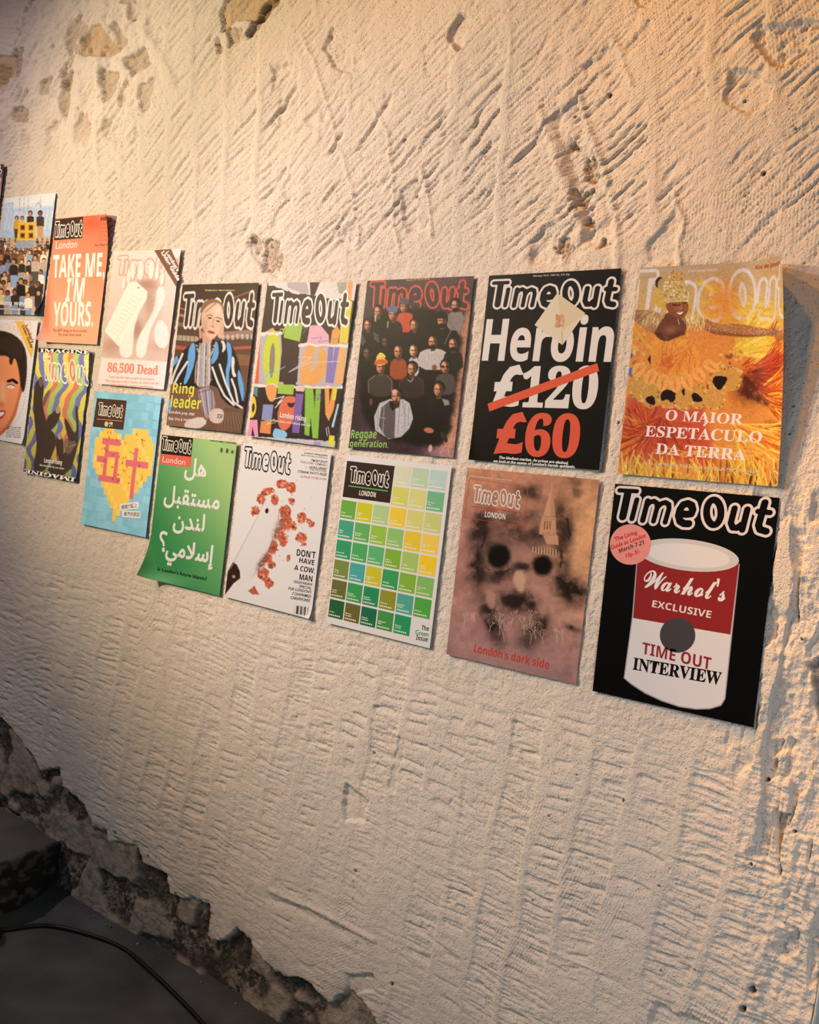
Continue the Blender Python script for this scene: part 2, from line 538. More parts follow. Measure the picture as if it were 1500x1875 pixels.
bz = sst(.45, .6, fbm(XX / .2, ZZ / .2, 179, 2))[..., None]
kk = np.clip(.10 + .80 * speck * (.25 + .75 * big), 0, 1)[..., None]
mas = dark * (1 - kk) + (ltm * (1 - .5 * bz) + brn * .5 * bz) * kk
sm = (smear * (.55 + .45 * sst(.35, .5, fbm(XX / .03, ZZ / .03, 180, 3))))[..., None] * .9
mas = mas * (1 - sm) + np.array([.56, .53, .48]) * sm
TINT *= 1 - kb[..., None]
TINT += kb[..., None] * mas
# a thin patchy band of darker plaster along the masonry edge
edge_dark = (1 - sst(0, .05, dz)) * (1 - kb) * sst(.35, .6, fbm(XX / .06, ZZ / .06, 178, 2))
TINT *= 1 - .22 * edge_dark[..., None]
# keep the plaster behind the hung covers
COV = sst(1.06, 1.10, ZZ) * (1 - sst(2.0, 2.04, ZZ + 0 * XX) * (XX > -1.7)) 
H = np.where(COV > .5, np.minimum(H, WY - .0022), np.minimum(H, .02))
V = np.stack([XX, WY - H, ZZ], -1).reshape(-1, 3)
plaster, nt, b = node_mat('scored_plaster', .88, .2)
at = nt.nodes.new('ShaderNodeAttribute')
at.attribute_name = 'print'
mul = nt.nodes.new('ShaderNodeMix')
mul.data_type = 'RGBA'
mul.blend_type = 'MULTIPLY'
mul.inputs[0].default_value = 1
mul.inputs[7].default_value = (.715, .65, .59, 1)
nt.links.new(at.outputs['Color'], mul.inputs[6])
noise_tint(nt, b, mul.outputs[2], 2.3, (.90, .91, .93), (1.0, .99, .97))
add_bump(nt, b, [(330, 2.5, .0030, .8), (140, 4, .003, .5)])
# small air pits scattered in the plaster
N = nt.nodes
prev = b.inputs['Normal'].links[0].from_socket
for vs, rad in ((170, .22), (90, .16)):
    vo = N.new('ShaderNodeTexVoronoi')
    vo.inputs['Scale'].default_value = vs
    tcn = N.new('ShaderNodeTexCoord')
    nt.links.new(tcn.outputs['Object'], vo.inputs['Vector'])
    mr = N.new('ShaderNodeMapRange')
    mr.inputs['From Min'].default_value = rad * .3
    mr.inputs['From Max'].default_value = rad
    nt.links.new(vo.outputs['Distance'], mr.inputs['Value'])
    sx = N.new('ShaderNodeSeparateColor')
    nt.links.new(vo.outputs['Color'], sx.inputs['Color'])
    gt = N.new('ShaderNodeMath')
    gt.operation = 'LESS_THAN'
    gt.inputs[1].default_value = .5
    nt.links.new(sx.outputs[0], gt.inputs[0])
    mxx = N.new('ShaderNodeMath')
    mxx.operation = 'MAXIMUM'
    nt.links.new(mr.outputs['Result'], mxx.inputs[0])
    nt.links.new(gt.outputs[0], mxx.inputs[1])
    bp = N.new('ShaderNodeBump')
    bp.inputs['Strength'].default_value = 1.0
    bp.inputs['Distance'].default_value = .0022
    nt.links.new(mxx.outputs[0], bp.inputs['Height'])
    nt.links.new(prev, bp.inputs['Normal'])
    prev = bp.outputs['Normal']
nt.links.new(prev, b.inputs['Normal'])
wall = grid_mesh('wall_back', V, NX, NZ, plaster, colors=TINT.reshape(-1, 3))
tag(wall, kind='structure')
del V, PX, PY

# the plaster ends at a doorway on the right: painted return and jamb
ret_m, nt, b = node_mat('plaster_return', .85, .2, (205, 203, 196))
add_bump(nt, b, [(60, 4, .004, .6), (300, 3, .001, .5)])
n = 160
zs = np.linspace(-.02, 3.4, n)
wob = .004 * (vn(zs / .03, zs * 0, 3) - .5) + .005 * (vn(zs / .12, zs * 0, 4) - .5)
vv = []
for j, (dx, y) in enumerate([(0.0, WY + .003), (.0022, WY - .002), (.006, WY + .001), (.009, WY + .012), (.009, .30)]):
    vv.append(np.stack([X_END + dx + wob * (1 if j < 4 else 0), np.full(n, y), zs], -1))
V = np.stack(vv, 1).reshape(-1, 3)
tag(grid_mesh('trim_1', V, 5, n, ret_m), kind='structure')
jamb_m, nt, b = node_mat('grey_blue_jamb', .5, .4, (74, 92, 100))
add_bump(nt, b, [(40, 3, .001, .2)])


def box(name, x0, x1, y0, y1, z0, z1, mat, parent=None, bevel=0.0):
    vs = [(x, y, z) for z in (z0, z1) for y in (y0, y1) for x in (x0, x1)]
    fs = [(0, 2, 3, 1), (4, 5, 7, 6), (0, 1, 5, 4), (2, 6, 7, 3), (0, 4, 6, 2), (1, 3, 7, 5)]
    o = link_mesh(name, vs, fs, mat, parent)
    if bevel:
        md = o.modifiers.new('bevel', 'BEVEL')
        md.width = bevel
        md.segments = 2
    return o


tag(box('door_1', .385, 1.35, .06, .12, 0, 2.3, jamb_m, bevel=.004), kind='structure')

# ------------------------------------------------------------------ floor, stair
conc, nt, b = node_mat('worn_concrete', .62, .35)
rgb = nt.nodes.new('ShaderNodeRGB')
rgb.outputs[0].default_value = (.086, .096, .106, 1)
noise_tint(nt, b, rgb.outputs[0], 5.5, (.62, .60, .58), (1.25, 1.25, 1.27), 8)
add_bump(nt, b, [(18, 6, .004, .35), (260, 3, .0008, .4)])
nx, ny = 240, 160
gx = np.linspace(-4.2, 1.6, nx)
gy = -np.concatenate([np.linspace(-.06, .5, 110), np.linspace(.53, 2.6, 50)])
GX, GY = np.meshgrid(gx, gy)
d = -GY
GZ = .004 * (fbm(GX / .3, GY / .3, 200, 3) - .5) + .022 * (1 - sst(-.01, .11, d + .03 * (vn(GX / .15, GY / .15, 201) - .5)))
tag(grid_mesh('floor', np.stack([GX, GY, GZ], -1).reshape(-1, 3)[:, :], nx, ny, conc), kind='structure')

step_m, nt, b = node_mat('mottled_step', .8, .3)  # very dark riser with paler mottling, mid-grey tread
at = nt.nodes.new('ShaderNodeAttribute')
at.attribute_name = 'print'
nt.links.new(at.outputs['Color'], b.inputs['Base Color'])
add_bump(nt, b, [(90, 4, .003, .6)])


def step(name, x0, z0, z1, yend=-1.5):
    """one stair: riser from the wall outwards, worn nosing, tread running left"""
    nu, prof = 150, []
    for k in range(26):
        prof.append((0.0, z0 - .02 + (z1 - z0 + .012) * k / 25))
    for k in range(1, 7):
        a = k / 6 * math.pi / 2
        prof.append((-.010 * (1 - math.cos(a)), z1 - .008 + .008 * math.sin(a)))
    for k in range(1, 40):
        prof.append((-.010 - .55 * k / 39, z1))
    ys = np.linspace(WY + .03, yend, nu)
    xs_ = np.array([p[0] for p in prof])
    zs_ = np.array([p[1] for p in prof])
    Yg, Xp = np.meshgrid(ys, xs_)
    Zp = np.broadcast_to(zs_[:, None], Yg.shape)
    # the riser line runs slightly askew of the wall
    Xg = x0 + Xp - (Yg) * .30 * 1.0
    nse = fbm(Yg / .05, Zp / .05 + Xp / .05, 210, 4) - .5
    face = (np.arange(len(prof)) < 32)[:, None]
    Xg = Xg + np.where(face, .018 * nse, 0)
    Zg = Zp + np.where(face, 0, .006 * nse)
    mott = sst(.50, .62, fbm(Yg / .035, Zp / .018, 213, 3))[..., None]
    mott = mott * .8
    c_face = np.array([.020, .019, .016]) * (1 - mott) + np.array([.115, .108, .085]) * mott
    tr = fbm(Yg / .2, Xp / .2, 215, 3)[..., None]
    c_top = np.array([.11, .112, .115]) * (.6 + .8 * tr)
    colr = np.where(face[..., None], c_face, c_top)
    o = grid_mesh(name, np.stack([Xg, Yg, Zg], -1).reshape(-1, 3), nu, len(prof), step_m, colors=colr.reshape(-1, 3))
    tag(o, kind='structure')
    return o


step('trim_2', -2.03, 0.0, .165)
step('trim_3', -2.50, .165, .33)
step('trim_4', -2.97, .33, .495)
# ------------------------------------------------------------------ printing kit for the magazine covers
def flat_mat(rgb, rough=.38):
    key = 'ink_%02x%02x%02x' % tuple(int(max(0, min(1, c)) * 255) for c in rgb)
    m = bpy.data.materials.get(key)
    if m is None:
        m, nt, b = node_mat(key, rough, .06)
        b.inputs['Base Color'].default_value = (*rgb, 1)
    return m


paper_m, _nt, _b = node_mat('printed_paper', .38, .06)
_at = _nt.nodes.new('ShaderNodeAttribute')
_at.attribute_name = 'print'
_nt.links.new(_at.outputs['Color'], _b.inputs['Base Color'])
add_bump(_nt, _b, [(9, 2, .004, .12)])


def _alpha(s, up, low, dig=None):
    o = ''
    for ch in s:
        if 'A' <= ch <= 'Z':
            o += chr(up + ord(ch) - 65)
        elif 'a' <= ch <= 'z':
            o += chr(low + ord(ch) - 97)
        elif dig and '0' <= ch <= '9':
            o += chr(dig + ord(ch) - 48)
        else:
            o += ch
    return o


def B(s):
    return _alpha(s, 0x1D5D4, 0x1D5EE, 0x1D7EC)


def SB(s):
    return _alpha(s, 0x1D400, 0x1D41A, 0x1D7CE)


def BI(s):
    return _alpha(s, 0x1D63C, 0x1D656, 0x1D7EC)


def SCR(s):
    return _alpha(s, 0x1D4D0, 0x1D4EA)


_tc = bpy.data.curves.new('type', 'FONT')
_to = bpy.data.objects.new('type', _tc)
_ts = bpy.data.scenes.new('type_setting')          # a scratch scene that only shapes lettering, removed at the end
_ts.collection.objects.link(_to)
_tcache = {}


def glyphs(s, off=0.0, res=4, gap=1.0):
    key = (s, off, res, gap)
    if key in _tcache:
        return _tcache[key]
    _tc.body = s
    _tc.offset = off
    _tc.resolution_u = res
    _tc.space_character = gap
    _ts.view_layers[0].update()
    dg = _ts.view_layers[0].depsgraph
    ev = _to.evaluated_get(dg)
    me = ev.to_mesh()
    v = np.empty(len(me.vertices) * 3, np.float32)
    me.vertices.foreach_get('co', v)
    v = v.reshape(-1, 3)[:, :2].copy()
    f = [tuple(p.vertices) for p in me.polygons]
    ev.to_mesh_clear()
    _tcache[key] = (v, f)
    return v, f


# the masthead lettering: fat rounded strokes, measured on the cover nearest the camera
_LG = [([(246, 95), (372, 105)], 15), ([(308, 115), (296, 215), (285, 300)], 27), ([(376, 172), (352, 318)], 18),
       ([(455, 182), (430, 332)], 19), ([(450, 222), (470, 192), (500, 184), (522, 200), (526, 235), (508, 340)], 17),
       ([(528, 235), (552, 205), (582, 196), (608, 212), (612, 245), (592, 350)], 17),
       ([(705, 286), (740, 292), (775, 288), (783, 258), (772, 222), (742, 207), (712, 216), (692, 250), (684, 300), (698, 345),
         (728, 364), (762, 366)], 24),
       ([(935 + 52 * math.cos(a) + 6 * math.sin(a), 280 + 98 * math.sin(a) + 5 * math.cos(a)) for a in np.linspace(0, 6.2832, 26)], 22),
       ([(1082, 252), (1064, 365), (1080, 402), (1112, 405), (1140, 380)], 20), ([(1174, 262), (1150, 420)], 20),
       ([(1296, 212), (1264, 385), (1276, 420), (1322, 436)], 22), ([(1252, 278), (1338, 290)], 17)]


class Cover:
    pass


def _cover_frame(X, Z, w, h, r):
    c = Cover()
    c.X, c.Z, c.w, c.h, c.r = X * 1.5, (Z - .527) * 1.5, w * 1.5, h * 1.5, r
    return c


def _loc(c, q):
    """wall point(s) -> metres across / up from the cover's centre"""
    dx, dz = q[..., 0] - c.X, q[..., 2] - c.Z
    cr, sr = math.cos(c.r), math.sin(c.r)
    return np.stack([dx * cr + dz * sr, -dx * sr + dz * cr], -1)


def _mk_logo():
    c = _cover_frame(0.007, 1.3986, .2355, .2927, .0222)
    S = []
    for pts, r in _LG:
        p = np.array(pts, float) * .25606 + np.array([1070, 870])
        a = _loc(c, pix(p[:, 0], p[:, 1]))
        S.append((a, r * .25606 * .00128))
    n = 330
    allp = np.concatenate([a for a, _ in S])
    bd = .0056
    x0, x1 = allp[:, 0].min() - .0135, allp[:, 0].max() + .0125
    y0, y1 = allp[:, 1].min() - .0135, allp[:, 1].max() + .0125
    m = int(n * (y1 - y0) / (x1 - x0))
    gx, gy = np.meshgrid(np.linspace(x0, x1, n), np.linspace(y0, y1, m))
    F = np.full(gx.shape, 1e9)
    for a, r in S:
        F = np.minimum(F, line_dist(gx, gy, [tuple(p) for p in a]) - r)
    return F, bd, n, m


LOGO_F, LOGO_B, LOGO_N, LOGO_M = _mk_logo()


def contour(Fp):
    """filled contour of Fp > 0 on the unit grid -> verts (0..1), faces"""
    m, n = Fp.shape
    X, Y = np.meshgrid(np.linspace(0, 1, n), np.linspace(0, 1, m))
    vid = {}
    V, Fc = [], []

    def vert(k, p):
        if k not in vid:
            vid[k] = len(V)
            V.append(p)
        return vid[k]
    pos = Fp > 0
    any_ = pos[:-1, :-1] | pos[1:, :-1] | pos[:-1, 1:] | pos[1:, 1:]
    for j, i in zip(*np.nonzero(any_)):
        cs = [(j, i), (j, i + 1), (j + 1, i + 1), (j + 1, i)]
        out = []
        for k in range(4):
            a, b = cs[k], cs[(k + 1) % 4]
            fa, fb = Fp[a], Fp[b]
            if fa > 0:
                out.append(vert(a, (X[a], Y[a])))
            if (fa > 0) != (fb > 0):
                t = fa / (fa - fb)
                e = (min(a, b), max(a, b))
                out.append(vert(e, (X[a] + (X[b] - X[a]) * t, Y[a] + (Y[b] - Y[a]) * t)))
        if len(out) > 2:
            Fc.append(tuple(out))
    return np.array(V, float), Fc


_band = np.minimum(LOGO_F, LOGO_B - LOGO_F)
LOGO_OUT = contour(_band)
LOGO_IN = contour(-LOGO_F)


class MagCover:
    def __init__(s, fit, zoom, white, label, base, step=1.15, bow=0.0, curls=(), lift=.0, group='covers in the two rows along the wall'):
        c = _cover_frame(*fit)
        s.c, s.ox, s.oy, s.s = c, *zoom
        s.white = lin(white)
        s.paper = np.array([.84, .86, .93]) if 'stepping' in group else np.array([.64, .66, .70])  # far-left sheets made paler and bluer to offset the weaker light there
        s.bow, s.curls, s.lift = bow, curls, lift
        s.root = bpy.data.objects.new('magazine_cover', None)
        s.root.empty_display_size = .05
        COL.objects.link(s.root)
        s.root.location = (c.X, 0, c.Z)
        tag(s.root, label, 'magazine cover', group)
        q = np.array([[-c.w / 2, c.h / 2], [c.w / 2, c.h / 2], [c.w / 2, -c.h / 2], [-c.w / 2, -c.h / 2]])
        px, py = toPix(s.world(q))
        wpx = max(np.hypot(px[1] - px[0], py[1] - py[0]), np.hypot(px[2] - px[3], py[2] - py[3]))
        hpx = max(np.hypot(px[3] - px[0], py[3] - py[0]), np.hypot(px[2] - px[1], py[2] - py[1]))
        s.nu, s.nv = max(24, int(wpx / step)), max(30, int(hpx / step))
        A, Bv = np.meshgrid(np.linspace(-c.w / 2, c.w / 2, s.nu), np.linspace(c.h / 2, -c.h / 2, s.nv))
        s.A, s.B = A, Bv
        X, Y = toPix(s.world(np.stack([A, Bv], -1)))
        s.ZX, s.ZY = (X - s.ox) / s.s, (Y - s.oy) / s.s
        s.img = np.ones((s.nv, s.nu, 3)) * np.array(base) / 255.
        s.ovl = []

    def world(s, q):
        cr, sr = math.cos(s.c.r), math.sin(s.c.r)
        a, b = q[..., 0], q[..., 1]
        return np.stack([s.c.X + a * cr - b * sr, 0 * a, s.c.Z + a * sr + b * cr], -1)

    def loc(s, pts):
        p = np.asarray(pts, float)
        return _loc(s.c, pix(p[..., 0] * s.s + s.ox, p[..., 1] * s.s + s.oy))

    def bend(s, q, off=0.0):
        """flat cover coordinates -> 3-D, relative to the root; corners curl off the wall"""
        a, b = q[..., 0].copy(), q[..., 1].copy()
        y = s.lift + s.bow * np.cos(np.pi * a / s.c.w) * np.cos(.8 * np.pi * b / s.c.h) + off
        for (ca, cb, dx, dy, R, k) in s.curls:
            # curl axis passes at distance R from corner (ca, cb) along direction (dx, dy)
            L = math.hypot(dx, dy)
            dx, dy = dx / L, dy / L
            t = (a - ca * s.c.w / 2) * dx + (b - cb * s.c.h / 2) * dy + R
            t = np.maximum(t, 0)
            y = y + k * t * t / R
            sh = -(k * k) * t ** 3 / (R * R) * .66
            a = a + sh * dx
            b = b + sh * dy
        cr, sr = math.cos(s.c.r), math.sin(s.c.r)
        return np.stack([a * cr - b * sr, -y, a * sr + b * cr], -1)

    def alb(s, rgb):
        return np.clip(lin(rgb) / s.white * s.paper, 0.0025, .93)

    # ---- raster painting in the measuring frame of this cover
    def _blend(s, m, k, col, alpha):
        col = np.array(col, float) / 255.
        s.img[m] += (col - s.img[m]) * (k * alpha)[:, None]

    def poly(s, col, pts, soft=2.0, alpha=1.0, smooth=0, noise=0, nsc=12.):
        p = np.asarray(pts, float)
        for _ in range(smooth):
            nx = np.roll(p, -1, 0)
            p = np.stack([.75 * p + .25 * nx, .25 * p + .75 * nx], 1).reshape(-1, 2)
        pad = soft + noise + 2
        m = (s.ZX > p[:, 0].min() - pad) & (s.ZX < p[:, 0].max() + pad) & (s.ZY > p[:, 1].min() - pad) & (s.ZY < p[:, 1].max() + pad)
        if not m.any():
            return
        d = poly_sdf(s.ZX[m], s.ZY[m], p)
        if noise:
            d = d + noise * 2 * (fbm(s.ZX[m] / nsc, s.ZY[m] / nsc, int(p[0, 0]) % 60, 3) - .5)
        s._blend(m, 1 - sst(-soft, soft, d), col, alpha)

    def ell(s, col, cx, cy, rx, ry, rot=0., soft=2.0, alpha=1., noise=0, nsc=12.):
        a = np.linspace(0, 2 * math.pi, 25)[:-1]
        r = math.radians(rot)
        x, y = rx * np.cos(a), ry * np.sin(a)
        s.poly(col, np.stack([cx + x * math.cos(r) - y * math.sin(r), cy + x * math.sin(r) + y * math.cos(r)], -1), soft, alpha, 0, noise, nsc)

    def glow(s, col, cx, cy, rx, ry, alpha=1., rot=0., noise=0, nsc=60.):
        r = math.radians(rot)
        x, y = s.ZX - cx, s.ZY - cy
        u, v = (x * math.cos(r) + y * math.sin(r)) / rx, (-x * math.sin(r) + y * math.cos(r)) / ry
        k = np.exp(-(u * u + v * v))
        if noise:
            k = k * np.clip(1 + noise * 2 * (fbm(s.ZX / nsc, s.ZY / nsc, int(cx) % 50, 4) - .5) * 2, 0, 2)
        m = np.ones(k.shape, bool)
        s._blend(m, np.clip(k, 0, 1).ravel(), col, alpha)

    def line(s, col, pts, w=3., soft=1.5, alpha=1.):
        p = np.asarray(pts, float)
        pad = w + soft + 1
        m = (s.ZX > p[:, 0].min() - pad) & (s.ZX < p[:, 0].max() + pad) & (s.ZY > p[:, 1].min() - pad) & (s.ZY < p[:, 1].max() + pad)
        if not m.any():
            return
        d = line_dist(s.ZX[m], s.ZY[m], [tuple(q) for q in p])
        s._blend(m, 1 - sst(w / 2 - soft, w / 2 + soft, d), col, alpha)

    def grad(s, c0, p0, c1, p1):
        d = np.array(p1, float) - np.array(p0, float)
        t = np.clip(((s.ZX - p0[0]) * d[0] + (s.ZY - p0[1]) * d[1]) / (d @ d), 0, 1)[..., None]
        s.img = np.array(c0) / 255. * (1 - t) + np.array(c1) / 255. * t

    def grain(s, amp, sc=6., seed=3, o=3):
        n = (fbm(s.ZX / sc, s.ZY / sc, seed, o) - .5) * 2
        s.img = np.clip(s.img * (1 + amp * n[..., None]), 0, 1)

    def rlogo(s, p0, p1, p2, out, fill=None):
        """masthead printed under the picture: sampled into the sheet"""
        o, ex, ey = s._frame(p0, p1, p2)
        Mi = np.linalg.inv(np.array([ex, ey]).T)
        q = np.stack([s.A, s.B], -1) - o
        u = q @ Mi.T
        fx, fy = u[..., 0] * (LOGO_N - 1), u[..., 1] * (LOGO_M - 1)
        ok = (fx > 0) & (fx < LOGO_N - 1.001) & (fy > 0) & (fy < LOGO_M - 1.001)
        i, j = np.clip(fx.astype(int), 0, LOGO_N - 2), np.clip(fy.astype(int), 0, LOGO_M - 2)
        a, b = fx - i, fy - j
        F = LOGO_F[j, i] * (1 - a) * (1 - b) + LOGO_F[j, i + 1] * a * (1 - b) + LOGO_F[j + 1, i] * (1 - a) * b + LOGO_F[j + 1, i + 1] * a * b
        e = .0010
        kin = (1 - sst(-e, e, F)) * ok
        kout = (1 - sst(-e, e, F - LOGO_B)) * ok * (1 - kin)
        m = np.ones(F.shape, bool)
        if fill is not None:
            s._blend(m, kin.ravel(), fill, 1)
        s._blend(m, kout.ravel(), out, 1)

    def _frame(s, p0, p1, p2):
        a, b, c = s.loc([p0, p1, p2])
        return a, b - a, c - a

    # ---- crisp lettering and flat shapes as thin printed layers
    def layer(s, name, v2, faces, rgb, lv=1, label=None, alb=None, extra=None, parent=None):
        col = s.alb(rgb) if alb is None else alb
        v = s.bend(np.asarray(v2, float), (.00006 + .00006 * lv))
        if extra is not None:
            v[:, 1] -= extra
        # wind the faces towards the room
        if faces:
            f0 = faces[0]
            a, b, c = v[f0[0]], v[f0[1]], v[f0[2]]
            if np.cross(b - a, c - a)[1] > 0:
                faces = [f[::-1] for f in faces]
        o = link_mesh(name, v, faces, flat_mat(col), parent or s.root)
        if label:
            o['label'] = label
        return o

    def logo(s, p0, p1, p2, out, fill=None, lv=1):
        o, ex, ey = s._frame(p0, p1, p2)
        for nm, (V, F), col in (('masthead', LOGO_OUT, out), ('masthead_fill', LOGO_IN, fill)):
            if col is not None:
                s.layer(nm, o + V[:, :1] * ex + V[:, 1:] * ey, F, col, lv)

    def text(s, name, st, p0, p1, p2, rgb, off=0., res=3, ref=None, gap=1.0, lv=2, fat=0., parent=None):
        """baseline from p0 to p1, capital height to p2"""
        v, f = glyphs(st, off, res, gap)
        if len(v) == 0:
            return
        o, ex, ey = s._frame(p0, p1, p2)
        x0, x1 = v[:, 0].min(), v[:, 0].max()
        if ref == 'box':
            y0, y1 = v[:, 1].min(), v[:, 1].max()
        else:
            y0, y1 = 0., (ref or .70)
            if ref is None:
                up = [ch for ch in st if ch.isupper() or ch.isdigit() or 0x1D400 <= ord(ch) < 0x1D800]
                y1 = .72 if up else .72
        u = np.stack([(v[:, 0] - x0) / (x1 - x0), (v[:, 1] - y0) / (y1 - y0)], -1)
        q = o + u[:, :1] * ex + u[:, 1:] * ey
        if fat:
            e = fat * np.linalg.norm(ey)
            n = len(q)
            offs = [(0, 0)] + [(e * math.cos(a), e * math.sin(a)) for a in np.linspace(0, 6.2832, 9)[:-1]]
            f = [tuple(i + k * n for i in ff) for k in range(9) for ff in f]
            q = np.concatenate([q + np.array(d) for d in offs])
            return s.layer(name, q, f, rgb, lv, extra=np.repeat(np.arange(9) * .000008, n))
        return s.layer(name, q, f, rgb, lv, parent=parent)

    def shape(s, name, pts, rgb, lv=1, label=None, parent=None):
        q = s.loc(pts)
        return s.layer(name, q, [tuple(range(len(q)))], rgb, lv, label, parent=parent)

    def done(s):
        col = np.clip(lin(np.clip(s.img, 0, 1).reshape(-1, 3) * 1.0) / s.white * s.paper, .0025, .93)
        V = s.bend(np.stack([s.A, s.B], -1).reshape(-1, 2))
        o = grid_mesh('sheet', V, s.nu, s.nv, paper_m, s.root, col)
        return o


R7 = random.Random(11)


def meat(c, cx, cy, rx, ry, rot=0, seed=0):
    rr = random.Random(seed)
    c.ell((196, 98, 76), cx, cy, rx, ry, rot, 2, 1, 16, 22)
    for _ in range(int(6 + rx * ry / 140)):
        a, q = rr.random() * 6.28, rr.random() ** .6
        x, y = cx + rx * q * math.cos(a), cy + ry * q * math.sin(a)
        c.ell(rr.choice([(228, 150, 120), (160, 62, 50), (214, 110, 84), (236, 178, 150), (120, 50, 38)]), x, y,
              rr.uniform(3, 12), rr.uniform(3, 9), rr.uniform(0, 180), 2, .8, 5, 8)


# --- red and white tin on black
c = MagCover((0.007, 1.3986, .2355, .2927, .0222), (1070, 870, .25606), (226, 204, 196),
             'black cover printed with a red and white tin can', (9, 7, 7), 2.2,
             curls=[(1, -1, 1, -.2, .02, .1)])
c.done()
c.logo((163, 352), (1336, 455), (219, 66), (226, 200, 194), None)
can = [(385, 560), (1105, 640), (1098, 700), (1002, 1600), (975, 1640), (900, 1665), (800, 1668), (680, 1650), (560, 1610), (440, 1555),
       (340, 1490), (290, 1450), (350, 1000)]
c.shape('tin_outline', [(378, 552), (1113, 636), (1106, 700), (1010, 1600), (980, 1650), (900, 1674), (800, 1677), (678, 1659), (556, 1618),
                        (435, 1563), (334, 1497), (282, 1452), (343, 1000)], (170, 150, 146), 1)
TIN = c.shape('tin', can, (226, 204, 200), 2)
c.shape('tin_red_half', [(385, 560), (1105, 640), (1098, 700), (1046, 1140), (350, 1022)], (146, 38, 38), 3, parent=TIN)
c.shape('tin_top', [(745 + 362 * math.cos(a) - 12 * math.sin(a), 572 + 42 * math.cos(a) + 112 * math.sin(a)) for a in np.linspace(0, 6.28, 40)[:-1]],
        (206, 188, 184), 4, parent=TIN)
c.shape('tin_lid', [(745 + 300 * math.cos(a) - 10 * math.sin(a), 575 + 35 * math.cos(a) + 82 * math.sin(a)) for a in np.linspace(0, 6.28, 40)[:-1]],
        (226, 206, 202), 5, parent=TIN)
c.shape('grey_disc', [(668 + 127 * math.cos(a), 1145 + 125 * math.sin(a)) for a in np.linspace(0, 6.28, 40)[:-1]], (72, 62, 64), 5, 'plain dark grey disc', parent=TIN)
BDG = c.shape('price_badge', [(331 + 147 * math.cos(a), 496 + 145 * math.sin(a)) for a in np.linspace(0, 6.28, 44)[:-1]], (236, 138, 128), 6)
c.text('badge_lettering', 'The Living', (218, 474), (381, 420), (214, 444), (206, 52, 48), .03, lv=7, parent=BDG)
c.text('badge_lettering', 'Guide to London', (190, 533), (441, 444), (187, 503), (206, 52, 48), .03, lv=7, parent=BDG)
c.text('badge_lettering', B('March 7-21'), (250, 557), (428, 494), (247, 528), (22, 14, 16), lv=7, parent=BDG)
c.text('badge_lettering', '15p 3/-', (300, 590), (403, 556), (296, 562), (206, 52, 48), .03, lv=7, parent=BDG)
c.text('headline', SCR("Warhol's"), (418, 800), (1008, 905), (440, 655), (234, 214, 208), .012, lv=5)
c.text('headline', B('EXCLUSIVE'), (484, 942), (905, 1023), (492, 893), (232, 208, 202), lv=5)
c.text('headline', B('TIME OUT'), (412, 1275), (903, 1392), (420, 1193), (150, 38, 40), lv=5)
c.text('headline', SB('INTERVIEW'), (345, 1388), (975, 1500), (356, 1300), (18, 12, 12), .012, lv=5)

# --- street price cover
c = MagCover((-0.2606, 1.6996, .2312, .2863, .0202), (850, 480, .21335), (240, 218, 210),
             'black cover with a white price struck out in red above a red price', (17, 13, 11), 2.2, curls=[(-1, -1, -1, -.3, .03, .12)])
c.done()
c.logo((180, 428), (1318, 412), (221, 142), (240, 216, 206), None)
c.text('small_print', 'February 15-21 1980 No. 513 35p', (592, 126), (908, 112), (593, 110), (190, 172, 160), .035, 1)
c.text('headline', B('Heroin'), (152, 840), (1262, 850), (195, 493), (240, 216, 208), .012)
c.text('old_price', '£', (230, 1247), (480, 1247), (270, 885), (240, 216, 208), .045, ref='box')
c.text('old_price', SB('120'), (478, 1250), (1130, 1266), (515, 890), (240, 216, 208), .02, ref='box')
c.shape('strike_bar', [(202, 1215), (217, 1282), (1160, 935), (1143, 866)], (232, 92, 60), 4)
c.text('new_price', '£', (252, 1648), (508, 1652), (292, 1288), (232, 90, 66), .045, ref='box')
c.text('new_price', SB('60'), (508, 1668), (975, 1688), (545, 1292), (232, 90, 66), .02, ref='box')
c.text('caption', 'The blackest market. As prices are slashed,', (295, 1685), (895, 1735), (302, 1663), (238, 220, 210), .045, res=2)
c.text('caption', "we look at the causes of London's heroin epidemic.", (247, 1715), (952, 1768), (254, 1693), (238, 220, 210), .045, res=2)
WRP = c.shape('paper_wrap', [(800, 265), (605, 540), (845, 712), (1040, 437)], (233, 205, 178), 4, 'cream folded paper square')
c.shape('paper_fold', [(800, 265), (838, 590), (1040, 437)], (226, 194, 162), 5, parent=WRP)
c.shape('paper_fold', [(834, 590), (846, 590), (848, 710), (840, 706)], (214, 178, 146), 5, parent=WRP)
rr = random.Random(5)
for k in range(16):
    a, q = rr.random() * 6.28, rr.random() ** .5
    x, y = 825 + 40 * q * math.cos(a), 500 + 62 * q * math.sin(a)
    r = rr.uniform(8, 22)
    c.shape('powder_stain', [(x + r * rr.uniform(.7, 1.2) * math.cos(t), y + 1.2 * r * rr.uniform(.7, 1.2) * math.sin(t)) for t in np.linspace(0, 6.28, 9)[:-1]],
            rr.choice([(218, 158, 118), (210, 142, 102), (226, 176, 138)]), 6 + k * .3, parent=WRP)

